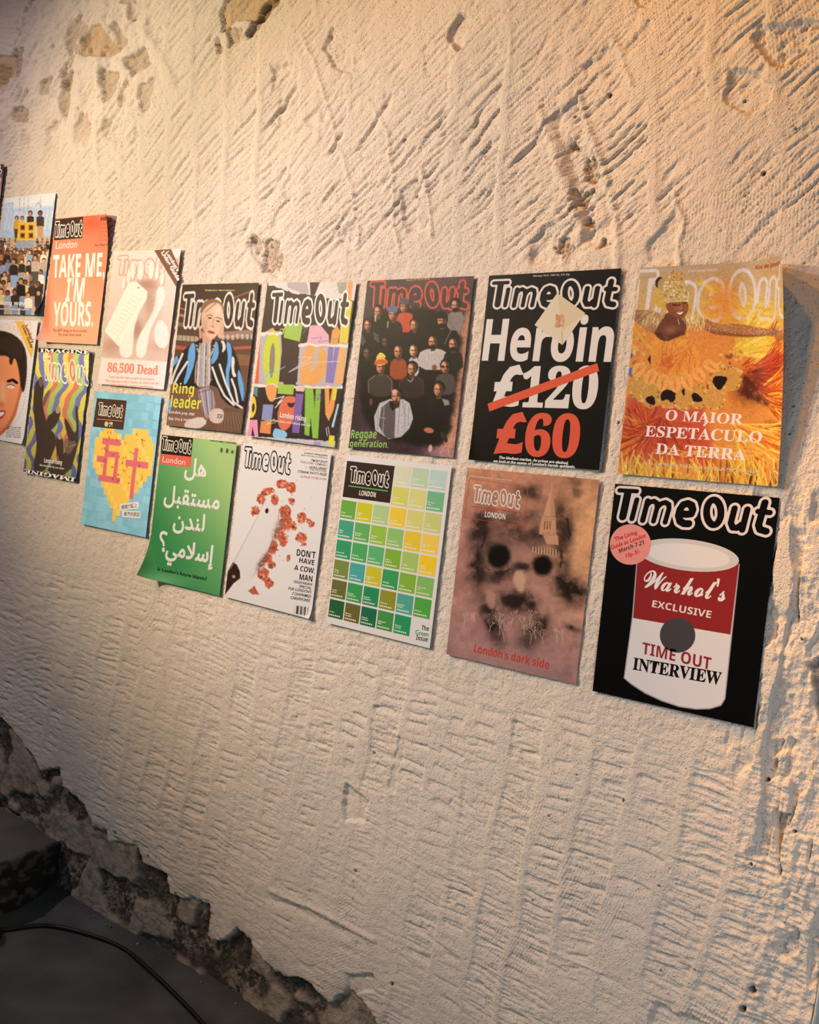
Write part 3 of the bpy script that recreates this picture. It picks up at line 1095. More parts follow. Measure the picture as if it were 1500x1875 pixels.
# --- colour chart
c = MagCover((-0.5205, 1.3961, .2303, .2899, .0028), (580, 820, .20270), (226, 216, 220),
             'white cover with rows of small green and yellow colour swatches', (228, 218, 222), 2.2)
c.done()
GY = {0: '.. .. .. D9D4C0 BCCFB5 BDCFD0', 1: '.. .. .. D6D06A D9D189 78B58D', 2: '6CA948 CCC62D B3C98F F0C744 DACE7E CCCB84',
      3: '47A085 67AC62 98BD4C 90BF71 E8C33B F2C95C', 4: '389867 4FA566 5EB077 82AF3E A8C26C F4C732', 5: '7B8A4A 4CA5A3 CABE36 3C9A60 85B141 85B964',
      6: '6B6A38 429A5B 2F8A5E 938F35 55A497 55A547', 7: '2C5F3C 6F6535 256B49 4A9150 2F9660 ..'}
o, ex, ey = c.loc((228, 468)), c.loc((1135, 603)) - c.loc((228, 468)), c.loc((103, 1523)) - c.loc((228, 468))
px_, py_ = 1 / 5.93, 1 / 5.9
nms = {20: 'Borlotti', 21: 'Wellington|wellies', 22: 'Runner bean', 23: 'Lime cordial', 24: 'Pickled|gherkins', 25: 'Avocado|on toast', 30: "Cabbies'|shelter",
       31: 'Francis Drake|Santa Oak', 32: 'Wimbledon|Discard', 33: 'Richmond Roof', 34: 'Custard tart', 35: 'Lemon rind|gloss', 40: 'Kale smoothie',
       41: 'Boycott bus', 42: 'Veggie Pret', 43: 'Waitrose|bagging area', 44: 'Cricklers', 45: 'Duplass|yardstick', 50: 'Tooting|borough',
       51: 'London Irish', 52: "Bragging Sunil|saddlery", 53: 'Citymapper', 54: "'Wicked'", 55: 'The Churchill|Arms', 60: "Hornet's|entrance",
       61: 'Decorated|Christmas tree', 62: 'Camomile|handkerchief', 63: 'Camel snow', 64: 'Beneath the|25k Igloos', 65: 'Mushy peas', 70: 'Professor',
       71: 'Those new|bag packets', 72: 'Occasional|Routemaster', 73: "Ambassadors'|earfuls", 74: '47 percent|of our city'}
NV, NF = [], []
for r_ in range(8):
    for k, hx in enumerate(GY[r_].split()):
        if hx == '..':
            continue
        col = tuple(int(hx[i:i + 2], 16) for i in (0, 2, 4))
        a = o + ex * (k * px_) + ey * ((r_ - 2) * py_)
        w_, h_ = ex * px_ * .925, ey * py_ * .90
        c.layer('colour_swatch', np.array([a, a + h_, a + h_ + w_, a + w_]), [(0, 1, 2, 3)], col, 1)
        pale = tuple(int(v * .45 + 235 * .55) for v in col) if sum(col) > 480 else (235, 232, 225)
        ln = nms.get(r_ * 10 + k, 'Palest mint|cream').split('|')
        up = -h_ / np.linalg.norm(h_)
        rt = w_ / np.linalg.norm(w_)
        for q, t in enumerate(ln):
            v, f = glyphs(t, .035, 1)
            sc = .0046
            p = a + h_ * (.72 + .10 * (q - len(ln) + 1) * 1.1) + w_ * .06
            n0 = sum(len(z) for z in NV)
            NV.append(p + v[:, :1] * rt * sc + v[:, 1:] * up * sc)
            NF += [tuple(i + n0 for i in ff) for ff in f]
        for q in range(6):
            p = a + h_ * .90 + w_ * (.06 + .13 * q)
            n0 = sum(len(z) for z in NV)
            NV.append(np.array([p, p - h_ * .07, p - h_ * .07 + w_ * .09, p + w_ * .09]))
            NF.append((n0, n0 + 3, n0 + 2, n0 + 1))
c.layer('swatch_lettering', np.concatenate(NV), NF, (236, 234, 218), 2)
c.shape('masthead_panel', [(275, 117), (234, 442), (662, 500), (706, 165)], (52, 40, 36), 1)
c.logo((286, 327), (650, 372), (302, 157), (234, 214, 212), (20, 16, 16), 2)
c.shape('rule', [(288, 339), (287, 348), (643, 396), (644, 386)], (104, 176, 104), 2)
c.text('masthead_city', B('LONDON'), (383, 428), (532, 447), (388, 382), (238, 222, 216))
c.text('headline', B('The'), (945, 1643), (1012, 1655), (950, 1602), (28, 22, 24))
c.text('headline', 'Green', (890, 1685), (1008, 1707), (896, 1640), (70, 150, 96), .012)
c.text('headline', B('Issue'), (897, 1733), (1003, 1753), (902, 1692), (28, 22, 24))

# --- cleaver
c = MagCover((-0.7875, 1.3955, .2307, .2901, -.0054), (250, 780, .24667), (228, 218, 222),
             'white cover with a meat cleaver and scattered mince', (229, 219, 223), 1.1, curls=[(1, -1, 1, -1, .03, .25)])
for (x, y, rx, ry, rot) in [(1085, 435, 48, 40, 0), (1150, 460, 34, 44, 20), (975, 490, 60, 34, -20), (925, 540, 34, 50, 20), (885, 630, 40, 36, -30), (1025, 545, 36, 46, 20),
                            (1105, 640, 48, 60, -20), (1110, 720, 56, 62, 0), (1060, 800, 42, 55, 20), (1225, 680, 38, 46, 10), (1220, 825, 44, 38, 0), (1240, 875, 18, 16, 0),
                            (1290, 720, 26, 44, -30), (1010, 900, 44, 60, 20), (960, 980, 50, 46, 0), (1000, 1030, 30, 30, 0), (940, 1100, 46, 52, -20), (985, 1165, 34, 42, -30),
                            (1090, 850, 34, 44, 0), (1150, 560, 24, 30, 0), (1130, 980, 16, 26, 20), (1165, 740, 22, 40, 0)]:
    meat(c, x, y, rx * .9, ry * .9, rot, int(x + y))
c.poly((190, 92, 74), [(828, 1225), (870, 1190), (880, 1192), (908, 1250), (860, 1252)], 2, 1, 0, 6)
for _ in range(60):
    a, q = R7.random() * 6.28, R7.gauss(0, 1)
    c.ell(R7.choice([(214, 120, 96), (230, 170, 150), (180, 80, 64)]), 1120 + 130 * q * math.cos(a), 760 + 260 * q * math.sin(a), R7.uniform(2, 7), R7.uniform(2, 6), 0, 1.5, .7, 3, 6)
c.poly((226, 215, 220), [(958, 545), (975, 545), (1058, 622), (1052, 720), (1030, 790), (975, 930), (905, 1035), (850, 1140), (745, 1200), (700, 1010), (880, 700), (935, 600)], 2)
c.glow((150, 110, 110), 1050, 770, 26, 90, .8, 20, 1.0, 14)
c.glow((120, 80, 76), 935, 1010, 22, 70, .9, 32, .8, 16)
c.line((140, 124, 122), [(958, 546), (890, 690), (722, 1015)], 3, 1.5, .8)
c.line((120, 96, 92), [(1058, 622), (1052, 720), (1030, 790), (975, 930), (905, 1035)], 5, 2, .6)
c.line((150, 140, 144), [(905, 1040), (850, 1138)], 2, 1, .7)
c.ell((42, 30, 30), 968, 630, 13, 20, 10, 1.5)
c.poly((56, 34, 30), [(718, 1010), (745, 1030), (768, 1080), (770, 1130), (720, 1170), (650, 1262), (640, 1200), (672, 1085)], 2)
c.line((150, 130, 130), [(676, 1082), (726, 1018)], 4, 1.5)
c.ell((190, 150, 140), 722, 1118, 12, 12, 0, 1.5)
c.line((90, 60, 56), [(716, 1124), (728, 1112)], 2, 1)
for q in range(18):
    x = 1180 + q * 5.6
    c.line((70, 60, 62), [(x, 1332 + q * .9), (x - 8, 1392 + q * .9)], 2 + (q * 7 % 3), 1)
c.done()
c.logo((781, 326), (1140, 374), (801, 141), (26, 20, 22), (228, 218, 222))
for t, p0, p1, p2, colr, bd in [("DON'T", (1188, 962), (1327, 985), (1193, 913), (24, 18, 20), 1), ('HAVE', (1207, 1013), (1318, 1035), (1212, 975), (24, 18, 20), 1),
                                ('A COW,', (1170, 1068), (1322, 1095), (1176, 1030), (24, 18, 20), 1), ('MAN', (1208, 1140), (1304, 1156), (1213, 1098), (24, 18, 20), 1),
                                ('VEGETARIAN', (1163, 1163), (1303, 1186), (1166, 1144), (60, 50, 54), 0), ('SPECIAL', (1207, 1198), (1300, 1214), (1210, 1179), (60, 50, 54), 0),
                                ("FOR LONDON'S", (1128, 1214), (1297, 1243), (1131, 1194), (60, 50, 54), 0), ('CONFIRMED', (1155, 1252), (1295, 1275), (1158, 1232), (60, 50, 54), 0),
                                ('CARNIVORES', (1142, 1283), (1288, 1308), (1145, 1261), (60, 50, 54), 0)]:
    c.text('coverline', B(t) if bd else t, p0, p1, p2, colr, 0 if bd else .02)
for t, p0, p1, h_, colr in [("London's living guide", (1246, 205), (1418, 226), 14, (60, 46, 48)), ('March 14-21 2001 No.1595 £2.20', (1222, 219), (1418, 244), 9, (90, 76, 80)),
                            ('TIM BUCKLEY', (1295, 262), (1418, 277), 17, (60, 46, 48)), ("FUN LOVIN' CRIMINALS", (1220, 274), (1416, 300), 17, (150, 138, 144)),
                            ('LAURA LINNEY', (1283, 312), (1414, 328), 17, (60, 46, 48)), ('THE PRISONER', (1285, 330), (1412, 346), 17, (150, 138, 144)),
                            ('CITIBANK PHOTO PRIZE', (1195, 345), (1410, 371), 18, (60, 46, 48)), ('36-PAGE TV SECTION', (1217, 381), (1409, 404), 16, (190, 110, 112))]:
    c.text('small_print', t, p0, p1, (p0[0] + h_ * .12, p0[1] - h_), colr, .02, 1)

# --- green cover
c = MagCover((-1.0336, 1.3948, .2286, .2906, .0042), (250, 780, .24667), (228, 218, 222),
             'green cover with large white calligraphic lettering', (86, 160, 84), 2.0, curls=[(-1, -1, -1, -.75, .085, .55)])
c.grad((58, 134, 82), (110, 700), (168, 196, 130), (690, 400))
c.glow((128, 190, 136), 120, 1150, 260, 70, .8)  # curled corner catching light, put into the printed colour
c.glow((72, 150, 92), 330, 940, 300, 110, .35)
for q in range(16):
    c.line((46, 70, 46), [(622 + q * 7, 166 + q), (619 + q * 7, 192 + q)], 2 + q % 3, 1)
c.done()
c.shape('masthead_panel', [(189, 66), (183, 206), (405, 229), (421, 90)], (42, 30, 28), 1)
c.logo((179, 188), (402, 216), (193, 70), (236, 222, 214), (20, 16, 16), 2)
c.shape('city_panel', [(183, 206), (170, 282), (403, 308), (407, 229)], (226, 100, 94), 1)
c.text('masthead_city', 'London', (192, 268), (360, 290), (197, 222), (240, 216, 212))
c.text('headline', 'ﻞﻫ', (352, 398), (508, 420), (372, 236), (232, 224, 224), 0, ref='box', fat=.028)
c.text('headline', 'ﻞﺒﻘﺘﺴﻣ', (200, 600), (606, 660), (218, 440), (232, 224, 224), 0, ref='box', fat=.028)
c.text('headline', 'ﻥﺪﻨﻟ', (268, 790), (496, 822), (284, 632), (232, 224, 224), 0, ref='box', fat=.028)
c.text('headline', 'ﻲﻣﻼﺳﺇ', (208, 1026), (556, 1088), (232, 838), (232, 224, 224), 0, ref='box', fat=.028)
c.text('headline', '؟', (168, 928), (222, 936), (176, 780), (232, 224, 224), 0, ref='box', fat=.028)
c.text('caption',  "Is London's future Islamic?", (160, 1072), (520, 1148), (163, 1046), (30, 52, 40), .03)
c.text('small_print', "LONDON'S WEEKLY LISTINGS BIBLE", (545, 112), (740, 135), (547, 101), (44, 66, 40), .035, 1)

# --- skull of smoke
c = MagCover((-0.2551, 1.3972, .2356, .2927, .0144), (800, 840, .22929), (236, 212, 202),
             'brown cover with a smoky skull and a church spire', (188, 128, 108), 1.1)
c.grad((196, 128, 100), (700, 100), (170, 118, 112), (600, 1700))
c.glow((232, 160, 108), 1180, 600, 260, 700, .8)
c.glow((208, 130, 98), 500, 120, 500, 120, .5)
c.glow((196, 124, 112), 200, 800, 200, 400, .6)
c.grain(.16, 120, 5, 4)
c.grain(.10, 30, 8, 3)
D = (44, 29, 25)
for g in [(345, 560, 70, 150, .75, 10), (330, 860, 70, 160, .8, -5), (420, 700, 120, 60, .6, 10), (760, 270, 110, 45, .6, 15), (650, 620, 180, 70, .55, 10), (600, 470, 220, 60, .45, 0),
          (820, 600, 60, 50, .6, 0), (1010, 500, 70, 140, .6, -10), (1040, 600, 40, 120, .5, 10), (1000, 800, 60, 160, .55, 0), (1060, 1030, 140, 90, .85, 30),
          (1120, 220, 60, 80, .45, 0), (420, 960, 130, 50, .6, 0), (560, 905, 130, 34, .9, -15), (690, 860, 60, 26, .8, 10), (430, 1260, 60, 130, .85, -15),
          (610, 1140, 150, 70, .8, 5), (760, 1150, 60, 60, .7, 0), (740, 1440, 70, 110, .6, 10), (830, 1330, 60, 80, .7, 0), (1080, 1350, 60, 20, .7, 20), (490, 1440, 50, 80, .5, 0),
          (385, 1150, 40, 70, .6, 0), (1110, 120, 80, 40, .3, 0)]:
    c.glow(D, g[0], g[1], g[2] * 1.1, g[3] * 1.1, min(1, g[4] * 1.2), g[5], .7, 70)
c.glow((150, 106, 90), 500, 770, 160, 130, .5)
c.glow((150, 106, 90), 860, 850, 130, 140, .5)
for cx, cy, rx, ry in [(495, 778, 92, 96), (845, 852, 78, 80)]:
    c.ell((26, 18, 15), cx, cy, rx, ry, 8, 26, 1, 8, 30)
    c.ell((20, 14, 12), cx, cy, rx * .75, ry * .75, 8, 18)
for pts, w_ in [([(330, 545), (385, 600), (372, 690), (330, 720), (345, 790), (300, 830), (330, 900), (300, 960)], 20), ([(385, 860), (440, 900), (520, 915), (600, 880), (650, 860), (700, 870)], 22),
                ([(1040, 480), (1052, 560), (1070, 600), (1050, 640)], 14), ([(985, 700), (1000, 780), (985, 860)], 16), ([(400, 1060), (430, 1100), (400, 1180), (440, 1230)], 12),
                ([(960, 950), (1040, 1000), (1100, 1040), (1150, 1090)], 34)]:
    c.poly((44, 28, 24), [(x - w_ / 2, y - 4) for x, y in pts] + [(x + w_ / 2, y + 4) for x, y in pts[::-1]], 9, .75, 1, 22, 26)
c.poly((224, 168, 134), [(665, 880), (700, 900), (710, 960), (690, 1080), (640, 1040), (600, 960), (620, 900)], 18, .75, 1, 16, 30)
c.poly((206, 148, 124), [(400, 1040), (470, 1060), (470, 1180), (430, 1210), (385, 1120)], 14, .7, 1, 12, 30)
c.glow((196, 132, 112), 430, 1090, 60, 110, .7, -20, .5)
T_ = (216, 150, 114)
c.line((226, 176, 146), [(919, 175), (919, 235)], 3, 1.5, .8)
c.poly(T_, [(920, 205), (850, 455), (948, 460)], 2, .95)
c.poly((186, 124, 96), [(920, 205), (905, 455), (948, 460)], 3, .6)
c.poly(T_, [(840, 455), (950, 462), (952, 600), (968, 620), (972, 690), (876, 680), (850, 610), (815, 600)], 2, .9)
for q in range(3):
    c.line((110, 66, 52), [(862 + q * 22, 500), (860 + q * 22, 560)], 9, 2, .8)
for yy in (462, 480, 590, 605):
    c.line((140, 88, 68), [(838, yy), (955, yy + 4)], 3, 1.5, .8)
for q in range(9):
    c.line((228, 170, 132), [(768 + q * 23, 704 + q * 3), (768 + q * 23, 745 + q * 4)], 9, 2, .85)
    c.line((70, 44, 36), [(779 + q * 23, 706 + q * 3), (779 + q * 23, 742 + q * 4)], 7, 2, .8)
for q in range(8):
    c.line((212, 150, 122), [(770 + q * 16, 1035), (790 + q * 12, 1230)], 3, 2, .6)
c.poly((200, 140, 118), [(745, 1020), (905, 1020), (850, 1285), (800, 1180)], 14, .5)


def branches(c, x, y, ang, L, col, d, rr, w):
    if d == 0 or L < 6:
        return
    x2, y2 = x + L * math.cos(ang), y + L * math.sin(ang)
    c.line(col, [(x, y), (x2, y2)], w, 1.3, .75)
    for s_ in (-1, 1):
        branches(c, x2, y2, ang + s_ * rr.uniform(.15, .55), L * rr.uniform(.62, .86), col, d - 1, rr, max(1.6, w * .75))


rr = random.Random(4)
for x, y, L, dd in [(540, 1460, 62, 6), (500, 1400, 54, 6), (590, 1330, 44, 5), (745, 1480, 60, 6), (700, 1400, 50, 5), (790, 1440, 50, 5), (850, 1480, 44, 5), (960, 1470, 40, 5), (1010, 1460, 36, 5), (215, 1340, 36, 5),
                    (300, 1300, 26, 4), (420, 1380, 34, 5), (740, 1330, 40, 5)]:
    branches(c, x, y, -1.57 + rr.uniform(-.3, .3), L, (224, 178, 152), dd, rr, 5)
c.glow((186, 132, 120), 600, 1580, 420, 90, .55)
c.done()
for a_, b_ in [((262, 158), (728, 228)), ((728, 228), (697, 540)), ((697, 540), (222, 470)), ((222, 470), (262, 158))]:
    dx, dy = b_[0] - a_[0], b_[1] - a_[1]
    L = math.hypot(dx, dy)
    nx, ny = -dy / L * 1.8, dx / L * 1.8
    c.shape('frame_rule', [(a_[0] + nx, a_[1] + ny), (a_[0] - nx, a_[1] - ny), (b_[0] - nx, b_[1] - ny), (b_[0] + nx, b_[1] + ny)], (206, 70, 58), 1)
c.logo((273, 362), (662, 412), (293, 198), (244, 214, 200), None)
c.shape('rule', [(279, 376), (279, 383), (662, 433), (663, 425)], (206, 60, 50), 1)
c.text('masthead_city', B('LONDON'), (382, 464), (546, 485), (387, 420), (244, 216, 204))
c.text('small_print', 'TIMEOUT.COM/LONDON  October 25-31 2016', (262, 142), (598, 178), (263, 132), (238, 200, 186), .035, 1)
c.text('headline', B("London's dark side"), (294, 1543), (893, 1680), (303, 1480), (208, 62, 58))
# --- carnival dancer
c = MagCover((.0008, 1.7031, .2321, .2884, .0206), (1110, 470, .25333), (232, 200, 172),
             'orange and yellow cover with a carnival dancer in feathers', (206, 160, 112), 1.0, curls=[(1, -1, 1, .2, .05, .18)])
rr = random.Random(21)
c.grad((190, 148, 112), (700, 40), (226, 160, 60), (760, 520))
c.glow((214, 168, 120), 1250, 300, 260, 130, .8)


def fan(cx, cy, r0, r1, a0, a1, n, cols, w, bendy=.15, alpha=.85):
    for _ in range(n):
        a = rr.uniform(a0, a1)
        b = a + rr.uniform(-bendy, bendy)
        q0 = rr.uniform(r0, (r0 + r1) / 2)
        q1 = rr.uniform((q0 + r1) / 2, r1)
        p0 = (cx + q0 * math.cos(a), cy + q0 * math.sin(a))
        p2 = (cx + q1 * math.cos(b), cy + q1 * math.sin(b))
        pm_ = ((p0[0] + p2[0]) / 2 + rr.uniform(-12, 12), (p0[1] + p2[1]) / 2 + rr.uniform(-12, 12))
        c.line(rr.choice(cols), [p0, pm_, p2], rr.uniform(.5, 1.3) * w, 3, alpha)


YL = [(240, 190, 60), (246, 204, 84), (232, 170, 50), (226, 150, 50)]
OR = [(228, 110, 40), (236, 140, 50), (214, 84, 36), (196, 62, 30), (240, 160, 64)]
RD = [(200, 66, 34), (176, 48, 30), (216, 88, 44), (150, 40, 26)]
for q in range(34):
    c.line(rr.choice(YL), [(rr.uniform(650, 900), rr.uniform(150, 520)), (rr.uniform(950, 1400), rr.uniform(330, 560))], rr.uniform(5, 22), 8, .5)
c.rlogo((125, 500), (1478, 490), (167, 85), (224, 196, 178))
c.glow((226, 120, 40), 850, 330, 110, 160, .8)
c.poly((222, 130, 56), [(200, 480), (1380, 560), (1260, 1660), (90, 1565)], 20, 1, 0)
c.poly((196, 72, 48), [(150, 1020), (700, 1060), (800, 1500), (100, 1480)], 40, .9, 0, 30, 60)
fan(930, 830, 60, 520, -.75, .75, 260, OR, 13)
fan(880, 700, 40, 420, -1.0, .1, 120, YL, 14, .2, .7)
fan(940, 860, 120, 480, -.5, .6, 160, RD, 9, .15, .75)
fan(1000, 1000, 160, 420, -.5, .5, 110, OR[:4] + YL[:1], 10, .1, .8)
c.glow((84, 30, 20), 1040, 940, 95, 110, .9, 30, .8, 40)
c.glow((60, 24, 18), 1080, 1020, 130, 26, .75, 25, .8, 30)
c.glow((70, 30, 20), 1260, 1230, 80, 22, .8, 20, .6, 20)
c.glow((80, 30, 20), 1090, 830, 60, 12, .8, -10)
fan(300, 1300, 20, 260, 2.2, 5.0, 90, RD + OR[:2], 12, .3, .6)
fan(420, 1150, 20, 300, .5, 2.6, 90, RD + [(120, 50, 30)], 10, .3, .6)
fan(900, 1200, 0, 460, .1, 1.2, 160, YL + OR, 10, .25, .85)
for _ in range(46):
    x = rr.uniform(90, 1230)
    c.poly(rr.choice([(110, 56, 22), (150, 84, 34), (92, 46, 20)]), [(x, 1660), (x + rr.uniform(5, 50), rr.uniform(1440, 1560)), (x + rr.uniform(18, 40), 1665)], 4, .8)
for _ in range(150):
    x = rr.uniform(80, 1240)
    y = rr.uniform(1380, 1560) + (x - 100) * .06
    c.line(rr.choice(YL + [(214, 138, 60), (236, 176, 90)]), [(x, y), (x + rr.uniform(-40, 60), y + rr.uniform(50, 130)), (x + rr.uniform(-50, 90), y + rr.uniform(120, 240))],
           rr.uniform(5, 13), 2.5, .85)
for _ in range(16):
    x = rr.uniform(250, 900)
    c.line((238, 170, 70), [(x, rr.uniform(1360, 1450)), (x + rr.uniform(120, 260), rr.uniform(1380, 1450)), (x + rr.uniform(250, 420), rr.uniform(1400, 1520))], 7, 2.5, .8)
# skirt
for k in range(46):
    x, y = rr.uniform(160, 480), rr.uniform(560, 960)
    if x < 330 or y > 780:
        c.ell(rr.choice([(218, 160, 84), (196, 120, 70), (232, 180, 100), (170, 84, 50)]), x, y, rr.uniform(14, 34), rr.uniform(8, 18), rr.uniform(0, 180), 4, .8)
for k in range(60):
    x, y = rr.uniform(740, 980), rr.uniform(680, 980)
    c.ell(rr.choice([(214, 170, 90), (190, 120, 60), (120, 70, 40), (226, 190, 110)]), x, y, rr.uniform(8, 26), rr.uniform(5, 14), rr.uniform(0, 180), 4, .75)
c.ell((96, 104, 150), 182, 835, 26, 34, 0, 3)
c.ell((84, 92, 140), 176, 716, 18, 18, 0, 3)
c.ell((212, 200, 206), 250, 930, 50, 26, -30, 6, .8)
c.poly((58, 24, 18), [(300, 740), (325, 705), (320, 780)], 3)
hem = [(330, 850), (400, 900), (480, 920), (560, 910), (640, 890), (720, 840)]
for i, (x, y) in enumerate([(250, 960), (330, 1000), (450, 1010), (655, 1010), (560, 1020), (820, 900), (900, 880), (780, 1020)]):
    c.ell((206, 140, 64), x, y, 84, 92, 0, 4, .95, 14, 24)
    for _ in range(30):
        a = rr.random() * 6.28
        c.ell(rr.choice([(236, 180, 90), (150, 88, 40), (222, 160, 76)]), x + 76 * math.cos(a), y + 82 * math.sin(a), 10, 7, rr.uniform(0, 180), 2, .8)
for pts in [[(392, 990), (430, 955), (505, 975), (500, 1035), (470, 1060), (440, 1025), (400, 1050)], [(612, 1010), (640, 975), (715, 1040), (640, 1055)],
            [(762, 890), (800, 855), (880, 870), (870, 910), (830, 965), (790, 950)], [(280, 1020), (350, 1000), (360, 1080), (300, 1060)], [(548, 960), (570, 950), (568, 1010), (552, 1000)]]:
    c.poly((36, 20, 16), pts, 3, 1, 1, 6, 14)
c.poly((232, 142, 56), [(330, 560), (420, 620), (560, 590), (640, 620), (690, 760), (650, 850), (560, 930), (450, 920), (380, 880), (320, 780)], 5, 1, 1)
for k in range(90):
    a = rr.uniform(.6, 2.6)
    c.line(rr.choice([(244, 170, 84), (214, 110, 44), (238, 150, 60), (200, 96, 40)]), [(520 + rr.uniform(-120, 120), rr.uniform(590, 740)),
           (500 + rr.uniform(-150, 170), rr.uniform(740, 900))], rr.uniform(3, 9), 2, .5)
for i in range(7):
    t = i / 6
    x, y = 250 + 490 * t, 800 + 110 * math.sin(t * 3.14) - 20 * t
    a = 2.3 - 1.7 * t
    c.ell((238, 156, 76), x + 20 * math.cos(a), y + 20 * math.sin(a), 62, 42, math.degrees(a), 3)
    for q in (-14, 0, 14):
        c.line((206, 112, 52), [(x - 30 * math.cos(a) - q * math.sin(a), y - 30 * math.sin(a) + q * math.cos(a)), (x + 66 * math.cos(a), y + 66 * math.sin(a))], 4, 2, .8)
    c.ell((222, 122, 60), x + 26 * math.cos(a), y + 26 * math.sin(a), 18, 12, math.degrees(a), 4, .9)
c.glow((204, 84, 40), 440, 760, 70, 60, .7, 0, .8, 16)
# shoulders, arms, chest, head
c.poly((176, 116, 70), [(206, 400), (330, 380), (420, 440), (380, 560), (300, 540), (206, 470)], 6, 1, 1)
c.poly((150, 96, 60), [(206, 385), (270, 385), (330, 470), (206, 470)], 6, .8)
c.poly((178, 104, 58), [(640, 470), (700, 430), (800, 490), (950, 480), (1180, 530), (1230, 525), (1330, 540), (1385, 580), (1385, 625), (1290, 615), (1240, 575), (1000, 580), (780, 560), (690, 520)], 5, 1, 1)
c.poly((118, 64, 38), [(700, 520), (1000, 560), (1240, 560), (1240, 578), (1000, 584), (780, 562)], 8, .6)
c.ell((150, 90, 60), 1260, 552, 50, 26, 0, 4)
c.ell((196, 150, 100), 1300, 536, 36, 12, 20, 3, .8)
for _ in range(420):
    t = rr.random()
    x = 660 + 700 * t
    y = 470 + 80 * t + rr.uniform(-10, 70) * (1 - .45 * t)
    c.ell((232, 190, 130), x, y, 2.2, 2.2, 0, 1.2, .75)
c.poly((112, 60, 40), [(430, 400), (570, 380), (585, 560), (520, 580), (425, 620), (340, 560), (390, 480)], 4, 1, 1)
c.poly((92, 44, 30), [(340, 545), (400, 545), (430, 615), (395, 600)], 4, .9)
c.poly((92, 44, 30), [(500, 520), (568, 550), (500, 580), (440, 615), (455, 570)], 4, .9)
c.glow((170, 104, 70), 470, 530, 50, 30, .7)
for _ in range(130):
    x, y = rr.gauss(640, 46), rr.gauss(450, 34)
    c.line(rr.choice([(236, 190, 110), (206, 150, 80), (240, 206, 140), (150, 92, 50)]), [(x, y), (x + rr.uniform(-8, 14), y + rr.uniform(16, 60))], 4, 1.6, .8)
for _ in range(110):
    x, y = rr.gauss(330, 40), rr.gauss(430, 34)
    c.line(rr.choice([(214, 170, 100), (176, 120, 66), (226, 190, 130)]), [(x, y), (x + rr.uniform(-34, 4), y + rr.uniform(10, 56))], 4, 1.6, .8)
c.ell((214, 158, 60), 385, 290, 36, 80, 0, 5)
c.ell((60, 32, 22), 390, 190, 34, 44, 0, 5)
c.poly((142, 74, 42), [(430, 330), (580, 320), (598, 350), (592, 400), (560, 440), (520, 452), (470, 420), (436, 380)], 3, 1, 1)
c.glow((186, 104, 58), 540, 370, 40, 30, .8)
c.line((40, 20, 16), [(480, 345), (512, 352), (535, 348)], 7, 2)
c.line((40, 20, 16), [(560, 338), (585, 330)], 6, 2)
c.line((60, 28, 20), [(556, 350), (562, 384), (548, 390)], 4, 2, .7)
c.poly((238, 226, 214), [(510, 402), (560, 396), (545, 418), (520, 418)], 2)
c.line((140, 40, 36), [(505, 400), (530, 404), (562, 392)], 4, 1.5)
c.line((140, 40, 36), [(512, 412), (535, 424), (556, 408)], 4, 1.5)
c.poly((206, 160, 92), [(410, 200), (470, 160), (580, 180), (592, 300), (580, 325), (430, 335), (405, 270)], 3, 1, 1)
c.poly((200, 140, 70), [(440, 190), (455, 130), (480, 100), (520, 110), (552, 140), (560, 200)], 4, 1, 1)
c.poly((196, 150, 90), [(365, 200), (400, 150), (450, 150), (470, 230), (430, 330), (400, 300)], 5, .9, 1)
for _ in range(190):
    x, y = rr.uniform(385, 588), rr.uniform(105, 325)
    if (x > 410 and y > 170) or (455 < x < 550):
        c.ell(rr.choice([(238, 210, 150), (120, 76, 36), (226, 186, 110), (160, 104, 50), (246, 226, 180)]), x, y, rr.uniform(3, 9), rr.uniform(3, 7), rr.uniform(0, 180), 1.6, .8)
c.line((232, 150, 46), [(200, 500), (270, 610), (360, 700)], 20, 4)
c.grain(.10, 9, 14, 2)
c.done()
c.text('small_print', 'Carnaval 2025', (590, 112), (803, 104), (592, 92), (226, 190, 160), .035, 1)
c.text('masthead_city', B('Rio de Janeiro'), (1088, 97), (1392, 86), (1091, 68), (182, 56, 42), .01)
for t, p0, p1, p2 in [('O MAIOR', (426, 1180), (985, 1214), (437, 1104)), ('ESPETACULO', (278, 1297), (1126, 1346), (289, 1218)), ('DA TERRA', (355, 1424), (1008, 1474), (366, 1344))]:
    c.text('headline', SB(t), p0, p1, p2, (242, 208, 186), .006)
c.shape('accent', [(700, 1222), (712, 1226), (737, 1200), (718, 1196)], (242, 208, 186), 2)
c.text('caption', 'GUIA COMPLETO PARA DIAS DE FOLIA MEMORÁVEIS', (265, 1502), (1086, 1566), (268, 1480), (230, 186, 140), .02, 1)

